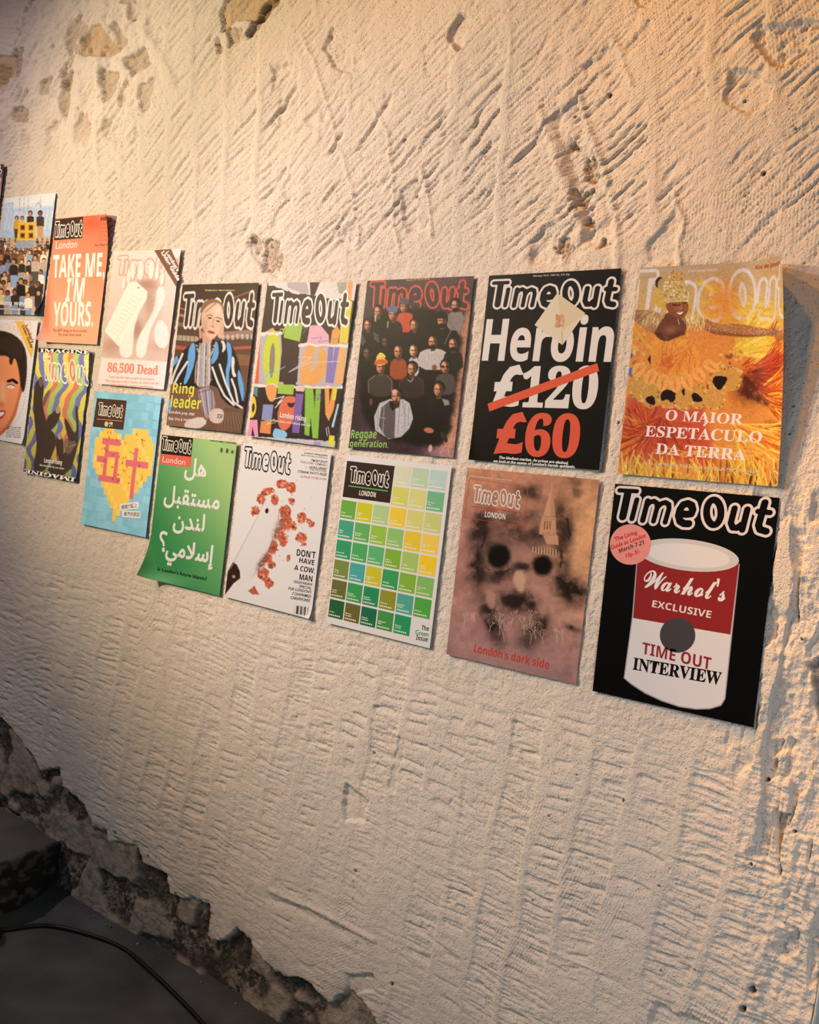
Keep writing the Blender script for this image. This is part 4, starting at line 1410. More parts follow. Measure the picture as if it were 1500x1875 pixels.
# --- crowd on dark ground
c = MagCover((-0.5203, 1.6962, .2275, .2862, .0112), (590, 490, .20667), (240, 216, 202),
             'dark cover showing a crowd of men looking up', (44, 30, 30), 1.05)
rr = random.Random(9)
c.grad((74, 56, 56), (800, 80), (60, 36, 44), (700, 1700))
c.glow((110, 74, 70), 1100, 100, 400, 90, .7)
c.poly((214, 136, 100), [(1290, 380), (1345, 300), (1170, 1690), (1000, 1690), (1080, 1400), (1130, 1150), (1190, 700)], 40, .85, 1, 30, 60)
c.glow((226, 150, 116), 1160, 1500, 90, 260, .8)
c.glow((190, 130, 130), 1040, 1640, 150, 60, .8)
c.glow((120, 84, 104), 420, 1500, 170, 90, .5)
c.grain(.22, 10, 6, 3)
c.rlogo((398, 392), (1300, 385), (415, 108), (218, 84, 62))
c.poly((20, 15, 14), [(400, 470), (520, 380), (640, 400), (900, 330), (1250, 500), (1200, 1000), (1130, 1560), (900, 1590), (480, 1500), (330, 1250), (330, 700)], 30, .93, 1, 20, 60)


def man(x, y, s, skin=(190, 122, 88), hair=(24, 18, 16), coat=(26, 22, 22), coatw=1.0, hat=None, lit=1, beard=0, rim=None):
    s *= 1.24
    skin = tuple(min(255, int(v * 1.12)) for v in skin)
    w = s * 1.9 * coatw
    c.poly(coat, [(x - w * .25, y + s * .75), (x + w * .3, y + s * .75), (x + w * .62, y + s * 1.25), (x + w * .62, y + s * 3.2), (x - w * .6, y + s * 3.2), (x - w * .62, y + s * 1.3)], 5, .96, 1)
    if rim:
        c.line(rim, [(x - w * .60, y + s * 2.8), (x - w * .62, y + s * 1.5), (x - w * .30, y + s * .95)], 6, 4, .7)
        c.line(rim, [(x + w * .52, y + s * 2.8), (x + w * .55, y + s * 1.5), (x + w * .30, y + s * .95)], 6, 4, .5)
    c.poly((tuple(int(v * .45) for v in skin)), [(x - s * .3, y + s * .3), (x + s * .35, y + s * .3), (x + s * .28, y + s * 1.0), (x - s * .2, y + s * 1.05)], 4)
    c.ell(hair, x + s * .06, y - s * .22, s * .66, s * .74, 0, 4, 1, 5, 8)
    c.ell(tuple(int(v * .42) for v in skin), x, y + s * .02, s * .50, s * .72, 0, 3)
    c.ell(skin, x - s * .16 * lit, y - s * .02, s * .31, s * .62, 0, 6, 1)
    c.ell(tuple(min(255, int(v * 1.22)) for v in skin), x - s * .16 * lit, y - s * .30, s * .22, s * .18, 0, 5, .8)
    c.line((26, 16, 14), [(x - s * .34, y - s * .06), (x - s * .10, y - s * .04)], s * .10, 2, .9)
    c.line((26, 16, 14), [(x + s * .08, y - s * .04), (x + s * .32, y - s * .06)], s * .10, 2, .9)
    c.line(tuple(int(v * .6) for v in skin), [(x - s * .02, y), (x - s * .02, y + s * .22)], s * .10, 3, .9)
    c.line((70, 34, 28), [(x - s * .18, y + s * .40), (x + s * .14, y + s * .40)], s * .10, 2, .9)
    if beard:
        c.ell((20, 14, 12), x, y + s * .58, s * .40, s * .28, 0, 4, .9)
    if hat:
        c.poly(hat, [(x - s * .62, y - s * .22), (x - s * .58, y - s * .8), (x - s * .2, y - s * 1.12), (x + s * .2, y - s * 1.12), (x + s * .58, y - s * .8), (x + s * .62, y - s * .22)], 3, 1, 1)


man(725, 345, 58, hat=(92, 78, 84), coat=(206, 78, 52), coatw=.85)
c.poly((206, 78, 52), [(680, 400), (790, 400), (808, 430), (775, 555), (720, 555), (670, 440)], 4, 1, 1)
man(1180, 335, 56, coat=(140, 118, 108), beard=1, coatw=.9)
c.poly((146, 124, 112), [(1140, 400), (1240, 390), (1256, 450), (1215, 600), (1150, 470)], 4, .9)
man(495, 390, 54, coat=(26, 22, 22))
c.poly((206, 186, 176), [(462, 420), (480, 420), (478, 480), (466, 478)], 3, .9)
man(625, 415, 60, hat=(104, 106, 136), coat=(28, 24, 24))
c.poly((180, 160, 150), [(575, 480), (592, 470), (585, 530), (572, 538)], 3, .8)
man(815, 510, 54, coat=(22, 18, 18))
man(1060, 470, 62, hat=(24, 19, 18), coat=(26, 22, 22), beard=1)
c.line((190, 180, 176), [(1110, 500), (1140, 560), (1085, 680)], 4, 2, .8)
man(405, 510, 52, coat=(30, 26, 26))
for k in range(5):
    c.line((190, 176, 168), [(352 + k * 8, 580 + k * 16), (332 + k * 6, 650 + k * 10)], 4, 2, .7)
    c.line((190, 176, 168), [(455 + k * 11, 570 + k * 6), (470 + k * 8, 640 + k * 6)], 4, 2, .6)
man(560, 660, 50, skin=(90, 60, 46))
man(400, 760, 54, skin=(104, 74, 58))
man(980, 660, 62, coat=(214, 186, 174), coatw=1.45, beard=1)
for k in range(8):
    c.line((170, 140, 132), [(900 + k * 22, 760), (880 + k * 26, 900)], 5, 3, .45)
c.ell((150, 70, 50), 995, 885, 22, 26, 0, 4)
man(1160, 680, 60, coat=(34, 26, 24), beard=1)
man(810, 735, 58, skin=(226, 150, 110), coat=(224, 196, 184), coatw=.55)
man(675, 745, 62, coat=(170, 74, 40), coatw=.85, beard=0)
man(520, 880, 66, coat=(66, 52, 44), coatw=1.15, hat=(232, 190, 60), rim=(190, 160, 140))
c.poly((222, 96, 48), [(461, 862), (582, 850), (580, 820), (520, 808), (463, 832)], 3, 1)
c.poly((240, 206, 76), [(470, 812), (505, 752), (540, 756), (574, 800), (520, 790)], 3, 1, 1)
man(795, 900, 64, coat=(52, 34, 34), coatw=1.2, rim=(120, 80, 76))
c.line((220, 200, 190), [(760, 995), (785, 1012), (808, 985)], 6, 2, .9)
man(1090, 880, 62, coat=(84, 70, 62), coatw=1.0)
for ex in (1068, 1116):
    c.ell((24, 18, 18), ex, 878, 17, 12, 0, 3, .8)
man(1030, 1080, 66, coat=(28, 22, 22), coatw=1.1)
c.poly((176, 160, 152), [(1062, 1160), (1120, 1175), (1130, 1215), (1085, 1225)], 5, .8)
man(655, 1140, 60, coat=(60, 48, 46), coatw=.6)
c.poly((196, 178, 172), [(510, 1200), (600, 1165), (720, 1165), (775, 1200), (800, 1300), (806, 1340), (770, 1430), (700, 1500), (590, 1520), (470, 1440), (460, 1320)], 4)
c.poly((70, 56, 54), [(525, 1240), (600, 1180), (640, 1200), (650, 1270), (640, 1520), (570, 1510), (500, 1400)], 5, .8)
c.poly((20, 14, 14), [(600, 1180), (665, 1190), (660, 1240), (625, 1270), (600, 1230)], 4)
for x0, y0, x1, y1 in [(690, 1200, 670, 1480), (740, 1210, 730, 1440), (770, 1240, 765, 1400), (500, 1260, 490, 1430), (540, 1230, 530, 1470), (700, 1300, 790, 1330), (480, 1320, 560, 1340),
                       (710, 1420, 780, 1390), (715, 1180, 735, 1300)]:
    c.line((120, 102, 100), [(x0, y0), (x1, y1)], 7, 4, .55)
    c.line((226, 208, 202), [(x0 + 9, y0), (x1 + 9, y1)], 5, 3, .6)
c.poly((60, 34, 26), [(625, 1190), (690, 1190), (680, 1240), (640, 1250)], 4)
c.ell((24, 18, 16), 660, 1118, 52, 58, 0, 4)
c.ell((92, 56, 42), 657, 1142, 42, 62, 0, 3)
c.ell((214, 140, 104), 640, 1130, 24, 48, 0, 6)
c.ell((236, 176, 140), 642, 1098, 26, 20, 0, 5, .9)
c.ell((196, 122, 92), 676, 1160, 13, 24, 0, 5, .8)
for ex in (632, 676):
    c.line((24, 14, 12), [(ex - 13, 1138), (ex + 12, 1140)], 8, 2, .95)
c.line((110, 64, 48), [(654, 1140), (652, 1168), (664, 1170)], 6, 2.5, .9)
c.line((60, 28, 24), [(636, 1186), (672, 1187)], 6, 2, .9)
c.ell((206, 110, 76), 945, 1442, 44, 24, 10, 4)
c.ell((226, 160, 140), 958, 1602, 18, 34, 8, 4)
c.ell((60, 40, 36), 1080, 1500, 24, 54, -30, 4)
c.ell((140, 74, 56), 432, 1190, 14, 34, 0, 4, .8)
c.grain(.16, 5, 5, 2)
c.done()
c.text('small_print', 'February 13-19 1981 No. 565 50p', (745, 118), (955, 106), (746, 106), (226, 160, 60), .035, 1)
c.text('headline', B('Reggae'), (252, 1512), (480, 1512), (262, 1436), (150, 190, 84))
c.text('headline', B('generation.'), (243, 1586), (585, 1596), (250, 1528), (150, 190, 84))

# --- torn paper letters
c = MagCover((-0.7763, 1.6955, .2267, .2861, -.0172), (290, 490, .24667), (242, 222, 214),
             'collage cover of big torn multicoloured letters', (70, 52, 48), 1.05)
P_ = c.poly
P_((232, 210, 204), [(815, 100), (1500, 90), (1490, 250), (1380, 230), (1290, 235), (1130, 205), (1000, 190), (900, 150), (818, 128)], 2, 1, 0, 10, 30)
P_((190, 168, 166), [(955, 108), (1100, 108), (1120, 190), (1080, 195), (960, 150)], 2)
P_((52, 38, 36), [(1125, 108), (1200, 108), (1160, 205), (1130, 200)], 2)
P_((176, 156, 152), [(1325, 108), (1400, 108), (1390, 200), (1340, 190)], 2)
P_((240, 160, 100), [(1405, 104), (1448, 104), (1430, 250), (1400, 250)], 2)
P_((236, 206, 80), [(1395, 240), (1440, 250), (1405, 560), (1340, 560), (1355, 420)], 2)
P_((140, 176, 214), [(775, 260), (795, 250), (760, 480), (748, 470)], 2)
P_((196, 176, 176), [(745, 480), (910, 470), (930, 870), (700, 870)], 2)
P_((228, 106, 74), [(735, 520), (758, 520), (745, 860), (705, 860)], 2)
P_((200, 180, 178), [(1040, 560), (1420, 560), (1360, 900), (1020, 870)], 2)
P_((168, 194, 84), [(940, 405), (1075, 408), (1050, 550), (930, 520)], 2)
P_((236, 174, 184), [(1125, 430), (1200, 425), (1265, 500), (1270, 590), (1100, 575)], 2)
P_((240, 160, 84), [(1275, 570), (1290, 470), (1325, 430), (1350, 470), (1330, 575)], 2)
P_((242, 156, 116), [(790, 480), (850, 445), (880, 485)], 2)
c.ell((206, 208, 64), 842, 650, 62, 185, 4, 2)
P_((206, 208, 64), [(775, 700), (900, 720), (890, 870), (800, 865)], 2)
c.ell((150, 128, 126), 845, 690, 20, 130, 3, 2)
P_((74, 54, 50), [(925, 530), (985, 535), (1000, 700), (1010, 560), (1050, 560), (1030, 850), (985, 850), (955, 690), (945, 850), (895, 848)], 2)
P_((240, 166, 96), [(1090, 570), (1160, 575), (1240, 600), (1262, 720), (1210, 850), (1120, 880), (1035, 850)], 2, 1, 1)
P_((198, 180, 178), [(1165, 590), (1195, 600), (1170, 740), (1130, 780)], 2)
P_((150, 124, 182), [(1262, 590), (1300, 585), (1290, 720), (1310, 590), (1345, 590), (1300, 860), (1240, 850)], 2, 1)
P_((244, 176, 116), [(1345, 590), (1400, 570), (1370, 860), (1310, 860)], 2)
for y0, seed in [(480, 1), (555, 2), (868, 3)]:
    rr = random.Random(seed)
    xs = np.linspace(750, 920, 10) if seed == 1 else (np.linspace(1040, 1410, 14) if seed == 2 else np.linspace(700, 1370, 26))
    top = [(x, y0 + rr.uniform(-10, 6) + (x - 750) * .03) for x in xs]
    P_((244, 222, 210), top + [(x, y + rr.uniform(10, 26)) for x, y in reversed(top)], 2)
# lower row
P_((60, 44, 42), [(700, 895), (1360, 900), (1320, 1300), (665, 1260)], 2)
P_((112, 160, 158), [(690, 880), (740, 880), (735, 960), (690, 930)], 2, .8)
P_((240, 196, 60), [(690, 950), (722, 960), (730, 1060), (700, 1120), (670, 1110)], 2, 1, 1)
c.ell((60, 44, 42), 705, 1040, 10, 34, 4, 2)
P_((242, 150, 176), [(672, 1130), (735, 1130), (742, 1260), (715, 1258), (700, 1180), (690, 1255), (664, 1252)], 2)
P_((240, 160, 96), [(790, 868), (888, 870), (870, 980), (835, 1002), (805, 960)], 2, 1, 1)
P_((150, 146, 186), [(778, 1015), (855, 1018), (840, 1140), (765, 1130)], 2)
P_((238, 138, 84), [(762, 1140), (840, 1140), (832, 1235), (752, 1225)], 2)
P_((168, 194, 84), [(890, 865), (1010, 870), (1000, 945), (885, 935)], 2)
c.ell((232, 112, 82), 950, 1080, 62, 130, 10, 2)
c.ell((60, 44, 42), 985, 1010, 26, 30, 0, 2)
c.ell((232, 112, 82), 985, 980, 40, 26, 0, 2)
P_((138, 98, 164), [(1020, 935), (1078, 938), (1045, 1230), (992, 1225)], 2)
P_((240, 190, 190), [(1020, 890), (1060, 880), (1090, 900), (1080, 920), (1020, 915)], 2)
P_((150, 190, 72), [(1090, 895), (1150, 900), (1160, 1040), (1170, 900), (1208, 900), (1185, 1270), (1145, 1265), (1130, 1110), (1120, 1250), (1085, 1240)], 2)
P_((242, 160, 90), [(1235, 895), (1330, 890), (1300, 1060), (1265, 1140), (1240, 1090)], 2, 1, 0)
P_((60, 44, 42), [(1268, 900), (1290, 900), (1270, 1010)], 2)
P_((240, 210, 80), [(1300, 880), (1330, 880), (1315, 985), (1290, 980)], 2)
P_((188, 212, 236), [(1330, 1010), (1342, 1015), (1300, 1190), (1285, 1180)], 2)
P_((150, 196, 226), [(845, 1260), (860, 1190), (900, 1200), (950, 1215), (960, 1255), (900, 1280)], 2, 1, 1)
P_((206, 190, 196), [(660, 1250), (1320, 1290), (1312, 1345), (655, 1262)], 2, 1, 0, 8, 20)
P_((242, 178, 196), [(1075, 1290), (1140, 1298), (1135, 1320), (1070, 1310)], 2)
P_((184, 150, 190), [(1160, 1290), (1210, 1295), (1200, 1330), (1150, 1320)], 2)
P_((240, 220, 60), [(1270, 1245), (1310, 1250), (1302, 1325), (1260, 1315)], 2)
for colr, pts, w in [((160, 186, 214), [(785, 835), (830, 755), (800, 815), (940, 735)], 5), ((206, 206, 220), [(1040, 665), (1140, 665), (970, 775), (1120, 705), (1350, 695)], 5),
                     ((140, 118, 170), [(1140, 525), (1215, 515), (1190, 555), (1315, 530)], 4), ((240, 226, 216), [(860, 975), (935, 955), (885, 1010), (920, 985), (868, 1040)], 6),
                     ((176, 196, 90), [(1280, 150), (1340, 115)], 4), ((176, 196, 90), [(1310, 180), (1360, 120)], 4), ((240, 214, 80), [(905, 460), (930, 455), (925, 490)], 6),
                     ((240, 214, 80), [(790, 1140), (860, 1130), (800, 1165), (870, 1150)], 4), ((120, 96, 156), [(1155, 960), (1210, 930), (1175, 985), (1225, 960)], 4),
                     ((226, 200, 196), [(1245, 1190), (1255, 1250)], 5), ((226, 200, 196), [(1260, 1180), (1270, 1240)], 5), ((180, 150, 200), [(1005, 460), (1105, 445), (1075, 490)], 3)]:
    c.line(colr, pts, w, 1.5)
c.grain(.05, 5, 5, 2)
c.done()
c.logo((808, 450), (1412, 452), (835, 163), (248, 232, 220), (70, 52, 48), 1)
c.text('headline', B('London rising'), (902, 1110), (1095, 1142), (907, 1072), (248, 234, 226))
c.text('caption', 'New talent, new culture, new city', (852, 1142), (1130, 1180), (854, 1122), (240, 222, 214), .015, 1)

# --- woman in striped coat
c = MagCover((-1.0251, 1.6997, .2276, .282, -.0035), (290, 490, .24667), (250, 230, 212),
             'cover with a seated woman in a striped blue and black coat', (96, 66, 50), 1.0)
c.grad((70, 46, 34), (450, 130), (150, 104, 80), (400, 1200))
rr = random.Random(2)
P_ = c.poly
for x0, y0, x1, y1, w, colr in [(160, 300, 320, 350, 10, (220, 110, 86)), (480, 350, 720, 290, 14, (226, 120, 92)), (100, 585, 240, 605, 28, (204, 92, 70)),
                                (540, 600, 700, 590, 22, (206, 96, 72)), (150, 350, 300, 380, 22, (190, 140, 106)), (480, 420, 700, 380, 30, (120, 80, 60)),
                                (150, 420, 290, 440, 30, (150, 110, 84)), (140, 520, 280, 530, 40, (206, 176, 150)), (470, 500, 700, 480, 44, (176, 136, 110)),
                                (540, 680, 680, 690, 80, (150, 100, 60)), (520, 240, 700, 170, 10, (190, 100, 70)), (130, 640, 220, 650, 50, (96, 66, 48))]:
    c.line(colr, [(x0, y0), (x1, y1)], w, 4, .85)
for x in range(480, 700, 36):
    c.ell((226, 196, 168), x, 512 + (x % 7), 15, 20, 0, 4, .8)
for x in range(150, 300, 30):
    c.line((110, 76, 56), [(x, 480), (x - 6, 560)], 6, 3, .7)
P_((120, 84, 62), [(440, 1050), (700, 1010), (620, 1230), (300, 1210)], 6, 1)
for k in range(9):
    c.line((176, 130, 98), [(470 + k * 16, 1070), (440 + k * 26, 1210)], 4, 2, .7)
c.rlogo((150, 480), (708, 470), (184, 172), (250, 228, 204), (70, 48, 38))
# coat
CB, CW, CL, CK = (112, 168, 214), (240, 222, 208), (226, 200, 180), (44, 32, 30)
P_(CK, [(250, 560), (330, 530), (440, 540), (540, 560), (600, 700), (650, 1000), (620, 1060), (480, 1000), (430, 860), (280, 900), (100, 870), (100, 740), (180, 620)], 4, 1, 1)
P_(CB, [(245, 560), (275, 560), (275, 700), (215, 860), (180, 870), (215, 760), (220, 620)], 3, 1, 1)
P_(CB, [(420, 540), (445, 560), (450, 660), (400, 725), (380, 700), (410, 640)], 3, 1, 1)
P_(CB, [(500, 540), (545, 575), (545, 700), (520, 800), (540, 950), (520, 950), (495, 780), (520, 680)], 3, 1, 1)
P_(CW, [(548, 650), (570, 680), (560, 760), (585, 810), (550, 815), (540, 720)], 3, 1, 1)
P_(CB, [(600, 740), (640, 900), (630, 1020), (600, 900), (585, 800)], 3, 1, 1)
P_(CW, [(460, 540), (490, 545), (505, 600), (470, 640), (480, 580)], 3, 1, 1)
for pts in [[(180, 640), (120, 780), (95, 860)], [(215, 700), (150, 800), (120, 860)], [(455, 720), (500, 860), (560, 1000), (620, 1040)], [(400, 740), (440, 850), (490, 950), (560, 1020)],
            [(545, 830), (570, 900), (590, 1000)]]:
    c.line(CW, pts, 16, 3)
P_(CB, [(100, 700), (140, 650), (150, 690), (110, 740)], 3)
P_(CB, [(60, 1000), (110, 960), (90, 1080), (60, 1080)], 3)
# striped top and legs
P_((196, 170, 160), [(290, 660), (320, 540), (400, 540), (385, 700), (400, 880), (270, 890), (270, 760)], 3, 1, 1)
for k, colr in enumerate([CK, CW, (176, 120, 96), CB, CW, CK, (196, 150, 120), CW, CK]):
    c.line(colr, [(296 + k * 12, 560), (278 + k * 14, 880)], 5, 1.6, .9)
P_((176, 146, 142), [(290, 900), (400, 880), (430, 1040), (380, 1120), (340, 1110), (300, 960)], 3, 1, 1)
for k in range(7):
    c.line([(70, 50, 46), CW, CB][k % 3], [(300 + k * 16, 910), (340 + k * 10, 1090)], 4, 1.6, .9)
c.line((70, 50, 46), [(295, 930), (395, 900)], 4, 1.5)
for t in np.linspace(0, 1, 22):
    x = 285 + 130 * t
    y = 580 + 95 * math.sin(3.14 * t) ** .7
    c.ell((214, 190, 160), x, y, 9, 7, 40, 2)
    c.ell((110, 84, 66), x, y, 3, 3, 0, 1.5)
# neck, head, hand
P_((222, 160, 128), [(320, 470), (400, 520), (395, 560), (330, 560)], 3)
P_((232, 176, 140), [(445, 400), (480, 380), (490, 440), (480, 520), (450, 530), (430, 480)], 3, 1, 1)
c.ell((150, 104, 72), 400, 315, 88, 82, -10, 4)
P_((240, 188, 150), [(345, 300), (400, 258), (450, 262), (482, 310), (478, 380), (460, 460), (425, 520), (385, 540), (350, 500), (322, 430), (318, 350)], 4, 1, 1)
c.glow((252, 222, 194), 440, 320, 30, 40, .8)
c.glow((206, 140, 106), 345, 430, 24, 60, .6)
c.line((96, 60, 46), [(358, 360), (378, 350), (400, 358)], 5, 2)
c.line((96, 60, 46), [(430, 370), (450, 372), (468, 384)], 5, 2)
c.ell((70, 44, 36), 382, 374, 15, 6, 8, 2)
c.ell((70, 44, 36), 444, 398, 14, 6, 15, 2)
c.line((196, 130, 100), [(412, 370), (402, 430), (410, 442)], 5, 3, .8)
c.line((150, 84, 66), [(390, 436), (414, 444)], 4, 2)
c.ell((186, 84, 70), 392, 480, 27, 11, 14, 2)
c.line((110, 44, 40), [(368, 474), (392, 480), (418, 488)], 3, 1.5)
c.line((120, 80, 56), [(430, 260), (395, 290), (350, 330)], 8, 4, .6)
P_((226, 160, 130), [(300, 430), (312, 430), (322, 520), (306, 530)], 2)
# trainers
P_((226, 190, 170), [(385, 1060), (440, 1040), (490, 1060), (480, 1150), (420, 1160), (375, 1130)], 3, 1, 1)
P_((232, 200, 184), [(200, 1140), (320, 1100), (370, 1150), (300, 1200), (190, 1190)], 3, 1, 1)
P_((236, 206, 180), [(428, 1075), (480, 1080), (476, 1125), (425, 1118)], 2)
c.grain(.08, 6, 5, 3)
c.done()
c.text('shoe_lettering', B('IOE'), (434, 1116), (474, 1121), (438, 1084), (60, 44, 40))
c.text('small_print', 'SEPTEMBER 24 2013  |  TIMEOUT.COM/LONDON', (347, 174), (565, 174), (348, 164), (226, 206, 110), .035, 1)
c.text('headline', B('Ring'), (103, 930), (262, 940), (112, 856), (240, 222, 84))
c.text('headline', B('leader'), (88, 1035), (312, 1052), (98, 950), (240, 222, 84))
c.text('caption', 'London pop star', (80, 1080), (272, 1098), (83, 1056), (244, 224, 206), .02, 1)
c.text('caption', 'Rita Ora is reaching the top', (76, 1130), (350, 1150), (79, 1106), (244, 224, 206), .02, 1)
# --- orange cover, right edge curling forward
c = MagCover((-1.5216, 1.8589, .2235, .282, -.0108), (0, 280, .226667), (254, 240, 222),
             'orange cover with tall white capitals, its upper right corner curling', (244, 168, 122), 1.0,
             curls=[(1, 1, 1, .35, .055, .42), (-1, -1, -1, -.9, .06, .45)], group='covers stepping up at the far left')
c.grad((250, 178, 132), (500, 1300), (240, 128, 92), (760, 560))
c.glow((226, 96, 60), 740, 560, 110, 90, .75)
c.glow((222, 92, 62), 370, 1250, 40, 260, .55)
c.glow((250, 190, 160), 330, 1530, 90, 60, .8)
c.done()
c.shape('masthead_panel', [(450, 538), (436, 706), (664, 688), (672, 515)], (74, 50, 38), 2)
c.logo((432, 700), (660, 682), (446, 548), (252, 232, 210), (50, 34, 26), 3)
c.text('masthead_city', 'London', (449, 776), (620, 764), (455, 712), (252, 232, 212), .005)
c.text('headline', B('TAKE ME,'), (424, 1007), (845, 996), (432, 826), (255, 244, 226), .008)
c.text('headline', B("I'M"), (527, 1200), (672, 1200), (545, 1012), (255, 244, 226), .008)
c.text('headline', B('YOURS.'), (428, 1396), (750, 1400), (436, 1206), (255, 244, 226), .008)
c.text('caption', 'The BEST things to do in London.', (428, 1444), (704, 1448), (430, 1420), (190, 96, 70), .02, 1)
c.text('caption', 'This week. Every week.', (466, 1476), (660, 1480), (468, 1454), (190, 96, 70), .02, 1)
c.text('small_print', 'INSIDE', (812, 548), (896, 542), (814, 518), (90, 44, 30), .035, 1)
for k in range(5):
    c.text('small_print', 'Free Time Out', (832 - k * 8, 580 + k * 33), (898, 576 + k * 33), (833 - k * 8, 562 + k * 33), (206, 104, 76), 0, 1)
c.text('small_print', 'Free Time Out', (768, 754), (880, 748), (770, 736), (150, 60, 40), .02, 1)

# --- sepia feet with a tag
c = MagCover((-1.2734, 1.7731, .2293, .2839, -.0122), (0, 280, .226667), (254, 240, 226),
             'pale pink cover showing bare feet with a paper tag', (244, 220, 206), 1.0, curls=[(-1, -1, -1, -.3, .03, .1)], group='covers stepping up at the far left')
c.grad((246, 222, 206), (1100, 800), (226, 190, 170), (1050, 1560))
c.poly((246, 226, 214), [(790, 1650), (1370, 1690), (1340, 1930), (770, 1900)], 8)
c.glow((196, 150, 124), 900, 1560, 90, 70, .8)
c.glow((206, 160, 136), 1300, 1560, 120, 50, .6)
c.rlogo((925, 1010), (1500, 990), (945, 822), (236, 168, 146))
c.poly((226, 196, 180), [(1040, 1080), (1310, 1060), (1330, 1200), (1290, 1420), (1120, 1500), (1010, 1440)], 10, 1, 1)
c.glow((176, 128, 104), 1180, 1060, 110, 44, .8)
c.glow((186, 140, 116), 1210, 1200, 50, 160, .7)
c.glow((170, 120, 96), 1110, 1430, 50, 90, .75)
SK, SH = (252, 234, 218), (206, 164, 140)
for x, y, w, h in [(1040, 960, 18, 60), (1075, 910, 22, 70), (1138, 900, 28, 80), (1222, 900, 26, 74), (1268, 930, 17, 60), (1310, 985, 17, 54), (1000, 1030, 15, 44)]:
    c.ell(SH, x + 6, y + h * .7, w, h, 4, 5, .8)
    c.ell(SK, x, y + h * .6, w * .85, h, 4, 4)
c.poly(SK, [(1070, 1080), (1120, 1050), (1150, 1120), (1120, 1300), (1080, 1420), (1075, 1600), (1050, 1655), (980, 1650), (960, 1580), (990, 1400), (1010, 1240)], 7, 1, 1)
c.poly(SK, [(1270, 1080), (1330, 1080), (1330, 1200), (1260, 1330), (1210, 1440), (1190, 1560), (1170, 1650), (1110, 1660), (1095, 1580), (1120, 1480), (1190, 1370), (1250, 1240)], 7, 1, 1)
c.poly((248, 230, 216), [(1290, 1330), (1370, 1420), (1350, 1590), (1260, 1560), (1240, 1440)], 6, 1, 1)
c.glow(SH, 1230, 1260, 22, 90, .5, 20)
c.poly((254, 240, 218), [(1040, 1045), (1100, 1038), (1190, 1120), (1185, 1180), (960, 1565), (845, 1440)], 2)
c.ell((206, 168, 140), 1118, 1088, 12, 7, -30, 2)
for k in range(11):
    t = k / 11
    x, y = 1070 - 200 * t, 1150 + 310 * t
    c.line((226, 186, 156), [(x, y), (x + 70, y + 44)], 3, 1.6, .8)
c.line((214, 178, 150), [(1140, 1170), (935, 1520)], 2, 1.5, .6)
c.grain(.03, 12, 5)
c.done()
c.shape('corner_banner', [(1246, 786), (1425, 1085), (1445, 920), (1382, 776)], (130, 88, 66), 2)
c.text('banner_lettering', "London's", (1340, 806), (1432, 960), (1362, 790), (252, 234, 216), .04, 2, lv=3)
c.text('banner_lettering', 'Living Guide', (1302, 806), (1436, 1036), (1328, 788), (252, 234, 216), .04, 2, lv=3)
c.text('headline', SB('86,500 Dead'), (866, 1768), (1274, 1792), (872, 1694), (240, 142, 118), .02)
c.text('caption', 'Every year this many people die in London.', (880, 1816), (1250, 1838), (882, 1796), (236, 160, 138), .02, 1)
c.text('caption', 'What happens to them? Inside, we draw back the', (846, 1848), (1284, 1872), (848, 1828), (236, 160, 138), .02, 1)
c.text('caption', "veil that shrouds London's mortuaries.", (870, 1878), (1240, 1900), (872, 1858), (236, 160, 138), .02, 1)

# --- crowd around yellow speakers
c = MagCover((-1.757, 1.9224, .225, .2805, -.0144), (0, 280, .226667), (236, 232, 234),
             'pale blue cover with a crowd around two yellow loudspeakers', (206, 214, 224), 1.0, curls=[(1, -1, 1, -.8, .05, .5)], group='covers stepping up at the far left')
rr = random.Random(31)
c.grad((196, 206, 220), (200, 400), (176, 196, 224), (200, 640))
c.poly((226, 228, 230), [(30, 340), (470, 300), (460, 420), (30, 450)], 14, .8)
c.rlogo((-10, 670), (430, 645), (40, 398), (170, 196, 230), (196, 210, 228))
for x in (160, 195, 228, 330):
    c.line((110, 100, 100), [(x, 350), (x - 2, 480)], 3, 1.5, .7)
c.poly((196, 176, 156), [(-60, 690), (430, 670), (340, 1300), (-120, 1290)], 14)


def figure(c, x, y, s, coat, skin=(196, 144, 110), hair=(64, 44, 36), leg=None):
    c.poly(coat, [(x - s * .6, y + s * .6), (x - s * .2, y + s * .42), (x + s * .25, y + s * .42), (x + s * .62, y + s * .65), (x + s * .62, y + s * 2.1), (x - s * .6, y + s * 2.1)], 3)
    if leg:
        c.poly(leg, [(x - s * .5, y + s * 2.0), (x + s * .5, y + s * 2.0), (x + s * .4, y + s * 3.8), (x - s * .4, y + s * 3.8)], 3)
    c.ell(hair, x, y - s * .08, s * .40, s * .48, 0, 2)
    c.ell(skin, x - s * .03, y + s * .04, s * .28, s * .36, 0, 2)


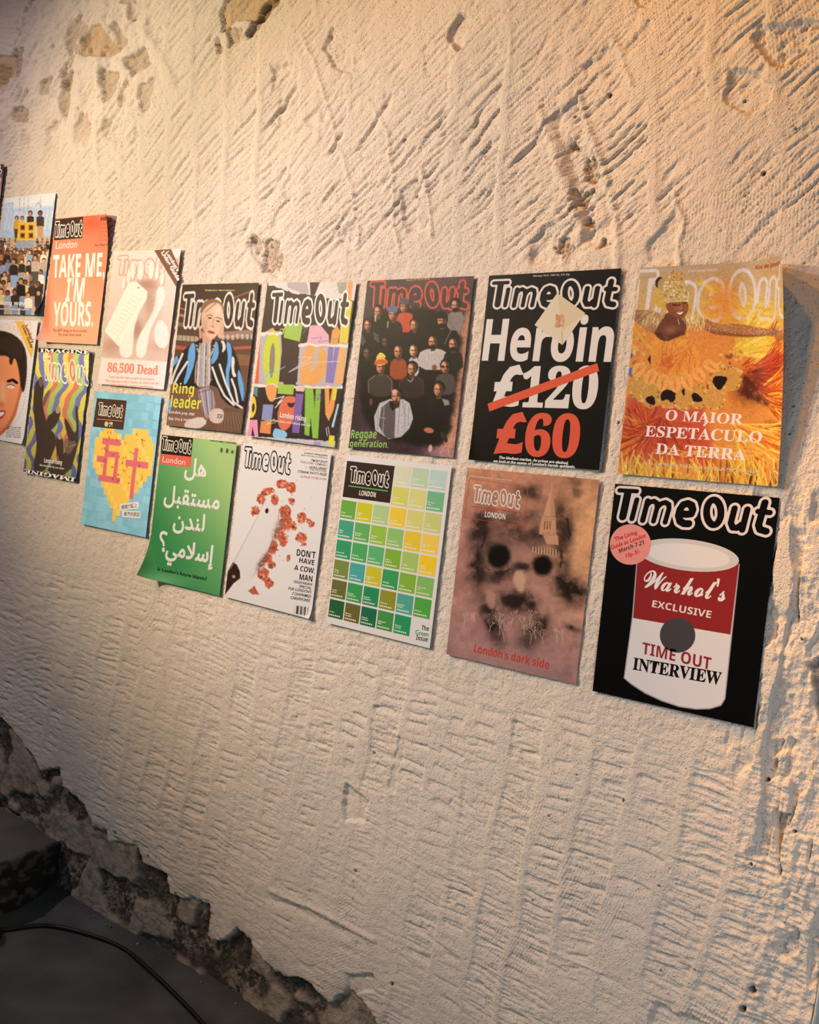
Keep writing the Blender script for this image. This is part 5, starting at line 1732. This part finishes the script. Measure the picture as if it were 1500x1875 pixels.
CO = [(70, 58, 54), (176, 166, 160), (150, 168, 196), (214, 196, 176), (110, 86, 70), (196, 128, 90), (226, 206, 130), (60, 50, 50), (130, 150, 190), (160, 110, 80), (236, 226, 214)]
SKN = [(204, 152, 116), (150, 104, 78), (230, 186, 150), (120, 84, 62)]
for row in range(6):
    for k in range(13):
        x, y = -70 + k * 38 + rr.uniform(-10, 10) - row * 6, 700 + row * 26 + rr.uniform(-6, 6)
        figure(c, x, y, 20 + row * 3, rr.choice(CO), rr.choice(SKN))
figure(c, 135, 530, 42, (206, 160, 60), leg=(90, 70, 50))
figure(c, 180, 530, 40, (226, 186, 60))
figure(c, 245, 490, 46, (66, 52, 48))
figure(c, 325, 490, 50, (74, 58, 50), (120, 84, 60), leg=(196, 150, 90))
c.poly((226, 184, 70), [(148, 566), (292, 556), (280, 706), (138, 706)], 2)
for x in (183, 250):
    for y in (604, 668):
        c.poly((150, 104, 50), [(x - 20, y - 22), (x + 20, y - 23), (x + 18, y + 22), (x - 20, y + 22)], 2)
        c.poly((70, 50, 36), [(x - 11, y - 13), (x + 12, y - 14), (x + 10, y + 12), (x - 11, y + 12)], 2)
c.poly((150, 160, 180), [(136, 712), (280, 708), (270, 770), (130, 770)], 2)
for row in range(5):
    for k in range(8):
        x, y = -50 + k * 58 + rr.uniform(-14, 14) - row * 14, 800 + row * 84 + rr.uniform(-16, 16)
        figure(c, x, y, 40 + row * 3, rr.choice(CO), rr.choice(SKN), leg=rr.choice([(130, 150, 190), (70, 60, 60), (176, 160, 150)]))
figure(c, 110, 880, 54, (60, 48, 46), leg=(150, 176, 214))
figure(c, 285, 850, 54, (190, 176, 160), leg=(90, 80, 80))
figure(c, 170, 1040, 56, (48, 38, 38))
c.grad
c.grain(.10, 7, 5)
c.done()
c.text('headline', B('Making waves'), (-60, 1226), (250, 1232), (-58, 1194), (250, 244, 236))
c.text('caption', 'The next generation of London sound systems', (-80, 1262), (235, 1272), (-79, 1246), (240, 232, 224), .02, 1)

# --- rainbow waves and hands
c = MagCover((-1.5393, 1.561, .216, .288, -.0142), (0, 560, .234645), (244, 230, 220),
             'rainbow striped cover with dark reaching hands', (214, 190, 120), 1.0, curls=[(1, 1, 1, .2, .03, .25)], group='covers stepping up at the far left')
PAL = [(226, 138, 104), (232, 214, 96), (178, 200, 112), (128, 126, 176), (240, 190, 90), (222, 120, 100), (170, 196, 110), (118, 118, 168)]
u = (c.A / c.c.w + .5)
v = (.5 - c.B / c.c.h)
band = np.floor((u + .070 * np.sin(v * 17.5) + .02 * np.sin(v * 40)) * 10.5 + 20).astype(int)
nzz = fbm(u * 3, v * 3, 3, 2)
pal = np.array([(232, 214, 96), (128, 126, 176), (232, 214, 96), (224, 132, 104), (178, 200, 112), (128, 126, 176), (240, 200, 92), (224, 128, 104), (176, 200, 110), (126, 124, 176)]) / 255.
c.img = pal[band % 10] * (1.08 - .30 * v[..., None])
c.poly((50, 38, 32), [(300, 325), (720, 345), (712, 378), (298, 362)], 2)
c.poly((50, 38, 32), [(185, 1268), (600, 1345), (590, 1385), (176, 1300)], 2)
HD = (74, 58, 50)
HL = (122, 98, 82)
c.poly(HD, [(268, 620), (300, 570), (335, 580), (345, 640), (330, 760), (350, 860), (385, 960), (430, 1000), (440, 1080), (400, 1180), (345, 1300), (250, 1290), (290, 1100), (275, 960), (258, 780)], 4, 1, 1)
c.poly(HL, [(300, 560), (330, 550), (342, 590), (325, 640), (305, 620)], 3, 1, 1)
c.poly(HL, [(330, 760), (345, 700), (385, 650), (395, 660), (375, 720), (340, 800)], 3, 1, 1)
c.poly(HD, [(360, 870), (430, 820), (440, 790), (470, 790), (470, 870), (420, 960), (370, 980)], 4, 1, 1)
c.ell((176, 148, 126), 452, 812, 18, 30, 8, 3)
c.poly(HD, [(430, 1060), (450, 1000), (490, 1010), (500, 1180), (450, 1200)], 4, 1, 1)
c.ell((176, 148, 126), 466, 1018, 18, 26, 0, 3)
c.poly(HD, [(500, 870), (530, 900), (580, 1000), (600, 960), (585, 800), (600, 770), (610, 830), (615, 980), (610, 1090), (540, 1330), (350, 1300), (430, 1210), (500, 1160), (540, 1060), (505, 930)], 4, 1, 1)
c.poly(HL, [(505, 1030), (550, 1060), (600, 1050), (575, 1120), (530, 1170), (495, 1120)], 4, .8, 1)
c.line((214, 178, 150), [(540, 1100), (600, 1080)], 4, 2, .8)
c.grain(.04, 12, 4)
c.done()
c.text('headline', SB('IMAGINE'), (312, 360), (708, 376), (314, 332), (248, 234, 222), .02)
v_, f_ = glyphs(SB('IMAGINE'), .02, 2)
c.text('headline', SB('IMAGINE'), (588, 1344), (190, 1272), (580, 1375), (248, 234, 222), .02)
c.logo((328, 600), (696, 636), (335, 380), (246, 232, 214), None)
c.text('headline', B('London rising'), (344, 1222), (482, 1240), (348, 1188), (248, 240, 232))
c.text('caption', 'New talent, new city, new culture', (310, 1248), (500, 1278), (312, 1232), (236, 226, 218), .02, 1)

# --- painted face
c = MagCover((-1.7728, 1.6265, .225, .286, -.0212), (0, 560, .234645), (234, 226, 228),
             'white cover with a smiling dark-haired face and yellow banner', (228, 220, 224), 1.0, curls=[(1, -1, 1, -1, .03, .2)], group='covers stepping up at the far left')
c.rlogo((-150, 230), (250, 240), (-140, 110), (232, 196, 186))
HR = (56, 42, 36)
c.poly((196, 108, 74), [(-200, 380), (-60, 300), (100, 320), (190, 420), (182, 640), (150, 740), (120, 860), (50, 980), (-40, 1040), (-160, 900), (-200, 640)], 6, 1, 1)
c.poly((238, 150, 106), [(-160, 420), (0, 360), (130, 400), (160, 520), (150, 680), (100, 850), (30, 960), (-40, 1010), (-130, 880), (-160, 640)], 10, 1, 1)
c.poly(HR, [(-200, 420), (-180, 240), (-60, 190), (60, 200), (160, 260), (208, 360), (212, 520), (190, 680), (165, 660), (150, 520), (130, 430), (110, 400), (90, 470), (70, 440), (75, 400), (20, 385), (-60, 400), (-150, 420)], 6, 1, 1)
for k in range(26):
    t = k / 25
    c.line((96, 76, 66), [(-60 + 230 * t, 230 + 30 * t), (-20 + 190 * t, 330 + 90 * t)], 3, 2, .35)
c.line((30, 22, 20), [(64, 588), (100, 578), (130, 600)], 22, 4)
c.ell((240, 228, 222), 84, 632, 30, 14, 8, 3)
c.ell((206, 196, 196), 82, 634, 10, 9, 0, 2)
c.line((50, 34, 30), [(54, 622), (84, 612), (114, 626)], 6, 2)
c.glow((250, 190, 150), 20, 680, 30, 90, .7)
c.glow((206, 112, 74), 10, 770, 22, 20, .8)
c.poly((186, 66, 60), [(-60, 850), (-10, 815), (46, 815), (40, 850), (10, 885), (-40, 900)], 4, 1, 1)
c.poly((244, 234, 228), [(-50, 850), (-5, 828), (38, 828), (30, 846), (0, 868), (-40, 880)], 3, 1, 1)
c.line((190, 110, 78), [(150, 700), (120, 850), (60, 960)], 12, 6, .6)
for k in range(48):
    t = k / 47
    a = -1.2 + 3.1 * t
    c.ell((60, 50, 50), 30 + 182 * math.cos(a), 560 + 400 * math.sin(a) * (1 if math.sin(a) > 0 else .9), 2.6, 2.6, 0, 1)
c.done()
c.shape('corner_banner', [(118, 118), (245, 410), (262, 330), (186, 118)], (232, 184, 90), 2)
c.text('banner_lettering', "London's", (196, 156), (250, 290), (216, 146), (120, 76, 40), .04, 2, lv=3)
c.text('banner_lettering', 'Living Guide', (170, 156), (242, 330), (190, 148), (120, 76, 40), .04, 2, lv=3)
for k in range(6):
    c.text('small_print', ['Free souvenir mask', 'Your guide to the', 'best of London', 'film, music, art and', 'theatre this week', 'in the capital'][k],
           (60 - k * 3, 948 + k * 15), (165 - k * 1.2, 954 + k * 15), (61 - k * 3, 938 + k * 15), (70, 60, 66), .02, 1)

# --- heart of sticky notes
c = MagCover((-1.2807, 1.4724, .2325, .2876, .0032), (0, 560, .234645), (232, 222, 226),
             'blue cover with a heart made of yellow and pink notes', (130, 184, 216), 1.0, group='covers stepping up at the far left')
rr = random.Random(8)
oo, ex, ey = c.loc((745, 668)), c.loc((1265, 705)) - c.loc((745, 668)), c.loc((630, 1705)) - c.loc((745, 668))


def uv(u, v):
    # cover fraction -> measuring frame
    q = oo + ex * u + ey * v
    w_ = np.array(c.world(q)) if False else c.world(q)
    X, Y = toPix(w_)
    return ((X - c.ox) / c.s, (Y - c.oy) / c.s)


for j in range(17):
    for i in range(13):
        k = rr.uniform(-14, 12)
        u0, v0 = i / 13 + rr.uniform(-.015, .015) + (j % 2) * .03, j / 17 + rr.uniform(-.01, .01)
        c.poly((138 + k, 190 + k, 220 + k), [uv(u0 - .02, v0), uv(u0 + .078, v0 + .003), uv(u0 + .074, v0 + .058), uv(u0 - .022, v0 + .056)], 2, .8)
        c.line((104, 156, 196), [uv(u0 - .02, v0 + .058), uv(u0 + .075, v0 + .06)], 2.5, 2, .6)
notes = {0: '..11....1110..', 1: '..1111.111111.', 2: '.111111111111.', 3: '.12222.111121.', 4: '11211111121111', 5: '12222111221111', 6: '11212111222221'}
HEART = ['..YYY.....YYYY..', '.YYYYYY.YYYYYYY.', 'YYPPPPPYYYYYYYYY', 'YYYPYYYYYYYPYYYY', 'YYYPPPPYYYYPYYYY', 'YPPPYYPYYPPPPPPY', 'YYYPYYPYYYYPYYYY', '.YYPYYPYYYYPYYY.',
         '..PPPPPPYYYPYY..', '...YYYYYYYYPY...', '....YYYYYYYP....', '.....YYYYYY.....', '......YYY.......', '.......YY.......', '.......Y........']
for j, row in enumerate(HEART):
    for i, ch in enumerate(row):
        if ch == '.':
            continue
        col = (238, 190, 92) if ch == 'Y' else (216, 106, 122)
        if ch == 'Y' and (i * 7 + j * 3) % 5 == 0:
            col = (244, 200, 106)
        u0, v0 = .085 + i * .0555, .245 + j * .0455
        c.poly(col, [uv(u0, v0), uv(u0 + .057, v0), uv(u0 + .057, v0 + .047), uv(u0, v0 + .047)], 1.5)
        if (i + j * 2) % 3 == 0:
            c.line((206, 156, 70) if ch == 'Y' else (180, 80, 96), [uv(u0, v0 + .046), uv(u0 + .10, v0 + .046)], 2, 1.5, .6)
for k in range(46):
    u0, v0 = rr.uniform(.14, .86), rr.uniform(.27, .62)
    pts = [uv(u0 + rr.uniform(0, .035), v0 + rr.uniform(0, .026)) for _ in range(4)]
    c.line((76, 52, 44), pts, 2.6, 1.3, .85)
c.grain(.03, 8, 3)
c.done()
c.shape('masthead_panel', [(757, 720), (724, 943), (962, 968), (990, 740)], (74, 54, 48), 1)
c.logo((755, 862), (952, 882), (772, 748), (240, 222, 214), (44, 32, 28), 2)
c.shape('rule', [(755, 880), (755, 886), (955, 903), (956, 897)], (206, 120, 90), 2)
c.text('masthead_city', '香港', (812, 940), (880, 946), (816, 902), (240, 226, 220), .015, 2, ref='box')
c.shape('caption_strip', [(938, 1545), (934, 1600), (1082, 1580), (1084, 1528)], (226, 216, 222), 2)
c.shape('caption_strip', [(956, 1596), (953, 1648), (1094, 1656), (1098, 1605)], (226, 216, 222), 2)
c.text('caption', '個我們愛上', (945, 1590), (1070, 1572), (948, 1556), (60, 44, 50), .012, 2, ref='box', lv=3)
c.text('caption', '香港的原因', (966, 1640), (1088, 1646), (968, 1606), (60, 44, 50), .012, 2, ref='box', lv=3)

# --- cover cut by the frame at the far left (only its right edge is in view)
c = MagCover((-2.003, 2.01, .225, .2805, -.0144), (0, 280, .226667), (246, 230, 216),
             'dark cover at the far left edge, only its right side in view', (96, 66, 54), 1.6, group='covers stepping up at the far left')
c.grad((86, 58, 46), (0, 100), (226, 170, 150), (0, 340))
c.done()
o_, e1_, e2_ = np.array([-.165, .14]), np.array([.325, 0]), np.array([0, .075])
V_, F_ = LOGO_OUT
c.layer('masthead', o_ + V_[:, :1] * e1_ + V_[:, 1:] * e2_, F_, (240, 218, 200), 1)
V_, F_ = LOGO_IN
c.layer('masthead_fill', o_ + V_[:, :1] * e1_ + V_[:, 1:] * e2_, F_, (60, 44, 36), 1)

# ------------------------------------------------------------------ things on the floor
def tube(name, pts, r, mat, n=10, cap=True):
    p = [np.array(q, float) for q in pts]
    # smooth the run
    for _ in range(3):
        q = [p[0]]
        for a, b_ in zip(p[:-1], p[1:]):
            q += [.75 * a + .25 * b_, .25 * a + .75 * b_]
        q.append(p[-1])
        p = q
    V, F = [], []
    for i, c_ in enumerate(p):
        t = p[min(i + 1, len(p) - 1)] - p[max(i - 1, 0)]
        t /= np.linalg.norm(t)
        s_ = np.cross(t, [0, 0, 1.])
        s_ /= np.linalg.norm(s_)
        u_ = np.cross(s_, t)
        for k in range(n):
            a = 2 * math.pi * k / n
            V.append(c_ + r * (math.cos(a) * s_ + math.sin(a) * u_))
    for i in range(len(p) - 1):
        for k in range(n):
            F.append((i * n + k, i * n + (k + 1) % n, (i + 1) * n + (k + 1) % n, (i + 1) * n + k))
    F.append(tuple(range(n))[::-1])
    F.append(tuple((len(p) - 1) * n + k for k in range(n)))
    return link_mesh(name, V, F, mat, smooth=True)


def floor_z(x, y):
    dd = -y
    return float(.004 * (fbm(np.array([x / .3]), np.array([y / .3]), 200, 3)[0] - .5) + .022 * (1 - sst(-.01, .11, dd)))


rub, nt, b = node_mat('black_rubber', .45, .4, (16, 15, 15))
run = [(-2.25, -.62), (-2.02, -.42), (-1.861, -.272), (-1.845, -.173), (-1.81, -.121), (-1.704, -.078), (-1.567, -.052), (-1.433, -.066), (-1.278, -.088), (-1.108, -.124),
       (-.95, -.17), (-.7, -.26), (-.4, -.40), (-.1, -.62)]
cable = tube('power_cable', [(x, y, floor_z(x, y) + .0062) for x, y in run], .0062, rub)
tag(cable, 'long black rubber cable curving across the dark concrete floor', 'cable')
q = pix(3, 1724, 2, .012)
plug = bpy.data.objects.new('cable_connector', None)
COL.objects.link(plug)
plug.location = (q[0] - .03, q[1], .0)
tag(plug, 'black cable connector on the floor at the far left edge', 'connector')


def lathe(name, prof, mat, parent, axis_rot=0.):
    n = 16
    V, F = [], []
    for (x, r) in prof:
        for k in range(n):
            a = 2 * math.pi * k / n
            V.append((x * math.cos(axis_rot) - r * math.cos(a) * math.sin(axis_rot), x * math.sin(axis_rot) + r * math.cos(a) * math.cos(axis_rot), .016 + r * math.sin(a)))
    for i in range(len(prof) - 1):
        for k in range(n):
            F.append((i * n + k, i * n + (k + 1) % n, (i + 1) * n + (k + 1) % n, (i + 1) * n + k))
    F += [tuple(range(n))[::-1], tuple((len(prof) - 1) * n + k for k in range(n))]
    return link_mesh(name, V, F, mat, parent, True)


lathe('body', [(-.05, .008), (-.045, .014), (.005, .014), (.012, .010), (.030, .009)], rub, plug, -.5)
lathe('collar', [(-.02, .0155), (-.01, .0155)], rub, plug, -.5)

# crumbs of plaster lying along the foot of the wall
crm, nt, b = node_mat('plaster_crumb', .9, .2, (150, 142, 130))
add_bump(nt, b, [(300, 3, .001, .5)])
rr = random.Random(77)


def crumb_mesh(seed):
    rs = random.Random(seed)
    V, F = [], []
    n, m = 7, 4
    for j in range(m + 1):
        th = math.pi * j / m
        for k in range(n):
            a = 2 * math.pi * k / n
            r = .5 * rs.uniform(.7, 1.15)
            V.append((r * math.sin(th) * math.cos(a), r * math.sin(th) * math.sin(a) * .8, .5 + r * math.cos(th) * .7))
    for j in range(m):
        for k in range(n):
            F.append((j * n + k, (j + 1) * n + k, (j + 1) * n + (k + 1) % n, j * n + (k + 1) % n))
    me = bpy.data.meshes.new('plaster_crumb')
    me.from_pydata(V, [], F)
    me.materials.append(crm)
    return me


cms = [crumb_mesh(k) for k in range(4)]
spots = [(251, 1739, 7), (216, 1696, 5), (190, 1682, 4), (205, 1704, 6), (225, 1718, 4), (103, 1658, 3), (91, 1657, 2.5), (176, 1690, 2.5), (145, 1758, 2), (265, 1885, 2),
         (265, 1835, 2), (291, 1766, 2.5), (240, 1738, 3), (265, 1748, 3), (228, 1720, 2.5), (398, 1798, 4), (440, 1845, 4), (462, 1852, 3)]
for k, (x, y, r) in enumerate(spots):
    q = pix(x, y, 2, .006)
    d = r * .0018
    yy = min(q[1], -.012)
    o = bpy.data.objects.new('plaster_crumb', cms[k % 4])
    COL.objects.link(o)
    o.location = (q[0], yy, floor_z(q[0], yy) - .12 * d)
    o.scale = (d, d, d)
    o.rotation_euler = (0, 0, rr.uniform(0, 6))
    own = {0: 'largest pale plaster crumb on the floor, beside the bend of the black cable', 1: 'oval pale plaster crumb lying against the dark masonry at the wall foot',
           17: 'rightmost pale plaster crumb along the foot of the wall'}.get(k)
    tag(o, own or 'pale plaster crumb fallen on the floor beside the foot of the wall', 'rubble', 'plaster crumbs along the foot of the wall')

# a pale splinter caught in the hole near the end of the wall
q = pix(1475, 1721)
spl, nt, b = node_mat('pale_splinter', .5, .4, (225, 215, 225))
o = link_mesh('splinter', [(-.0012, 0, -.009), (.0022, 0, -.008), (.0016, -.001, .009), (-.0022, -.001, .008), (-.0012, -.002, -.009), (.0022, -.002, -.008), (.0016, -.003, .009), (-.0022, -.003, .008)],
              [(0, 1, 2, 3), (7, 6, 5, 4), (0, 4, 5, 1), (1, 5, 6, 2), (2, 6, 7, 3), (3, 7, 4, 0)], spl)
o.location = (q[0], -.004, q[2])
o.rotation_euler = (0, -.35, 0)
tag(o, 'tiny white splinter stuck in the rough plaster near the right end of the wall', 'splinter')
bpy.data.objects.remove(_to)
bpy.data.scenes.remove(_ts)
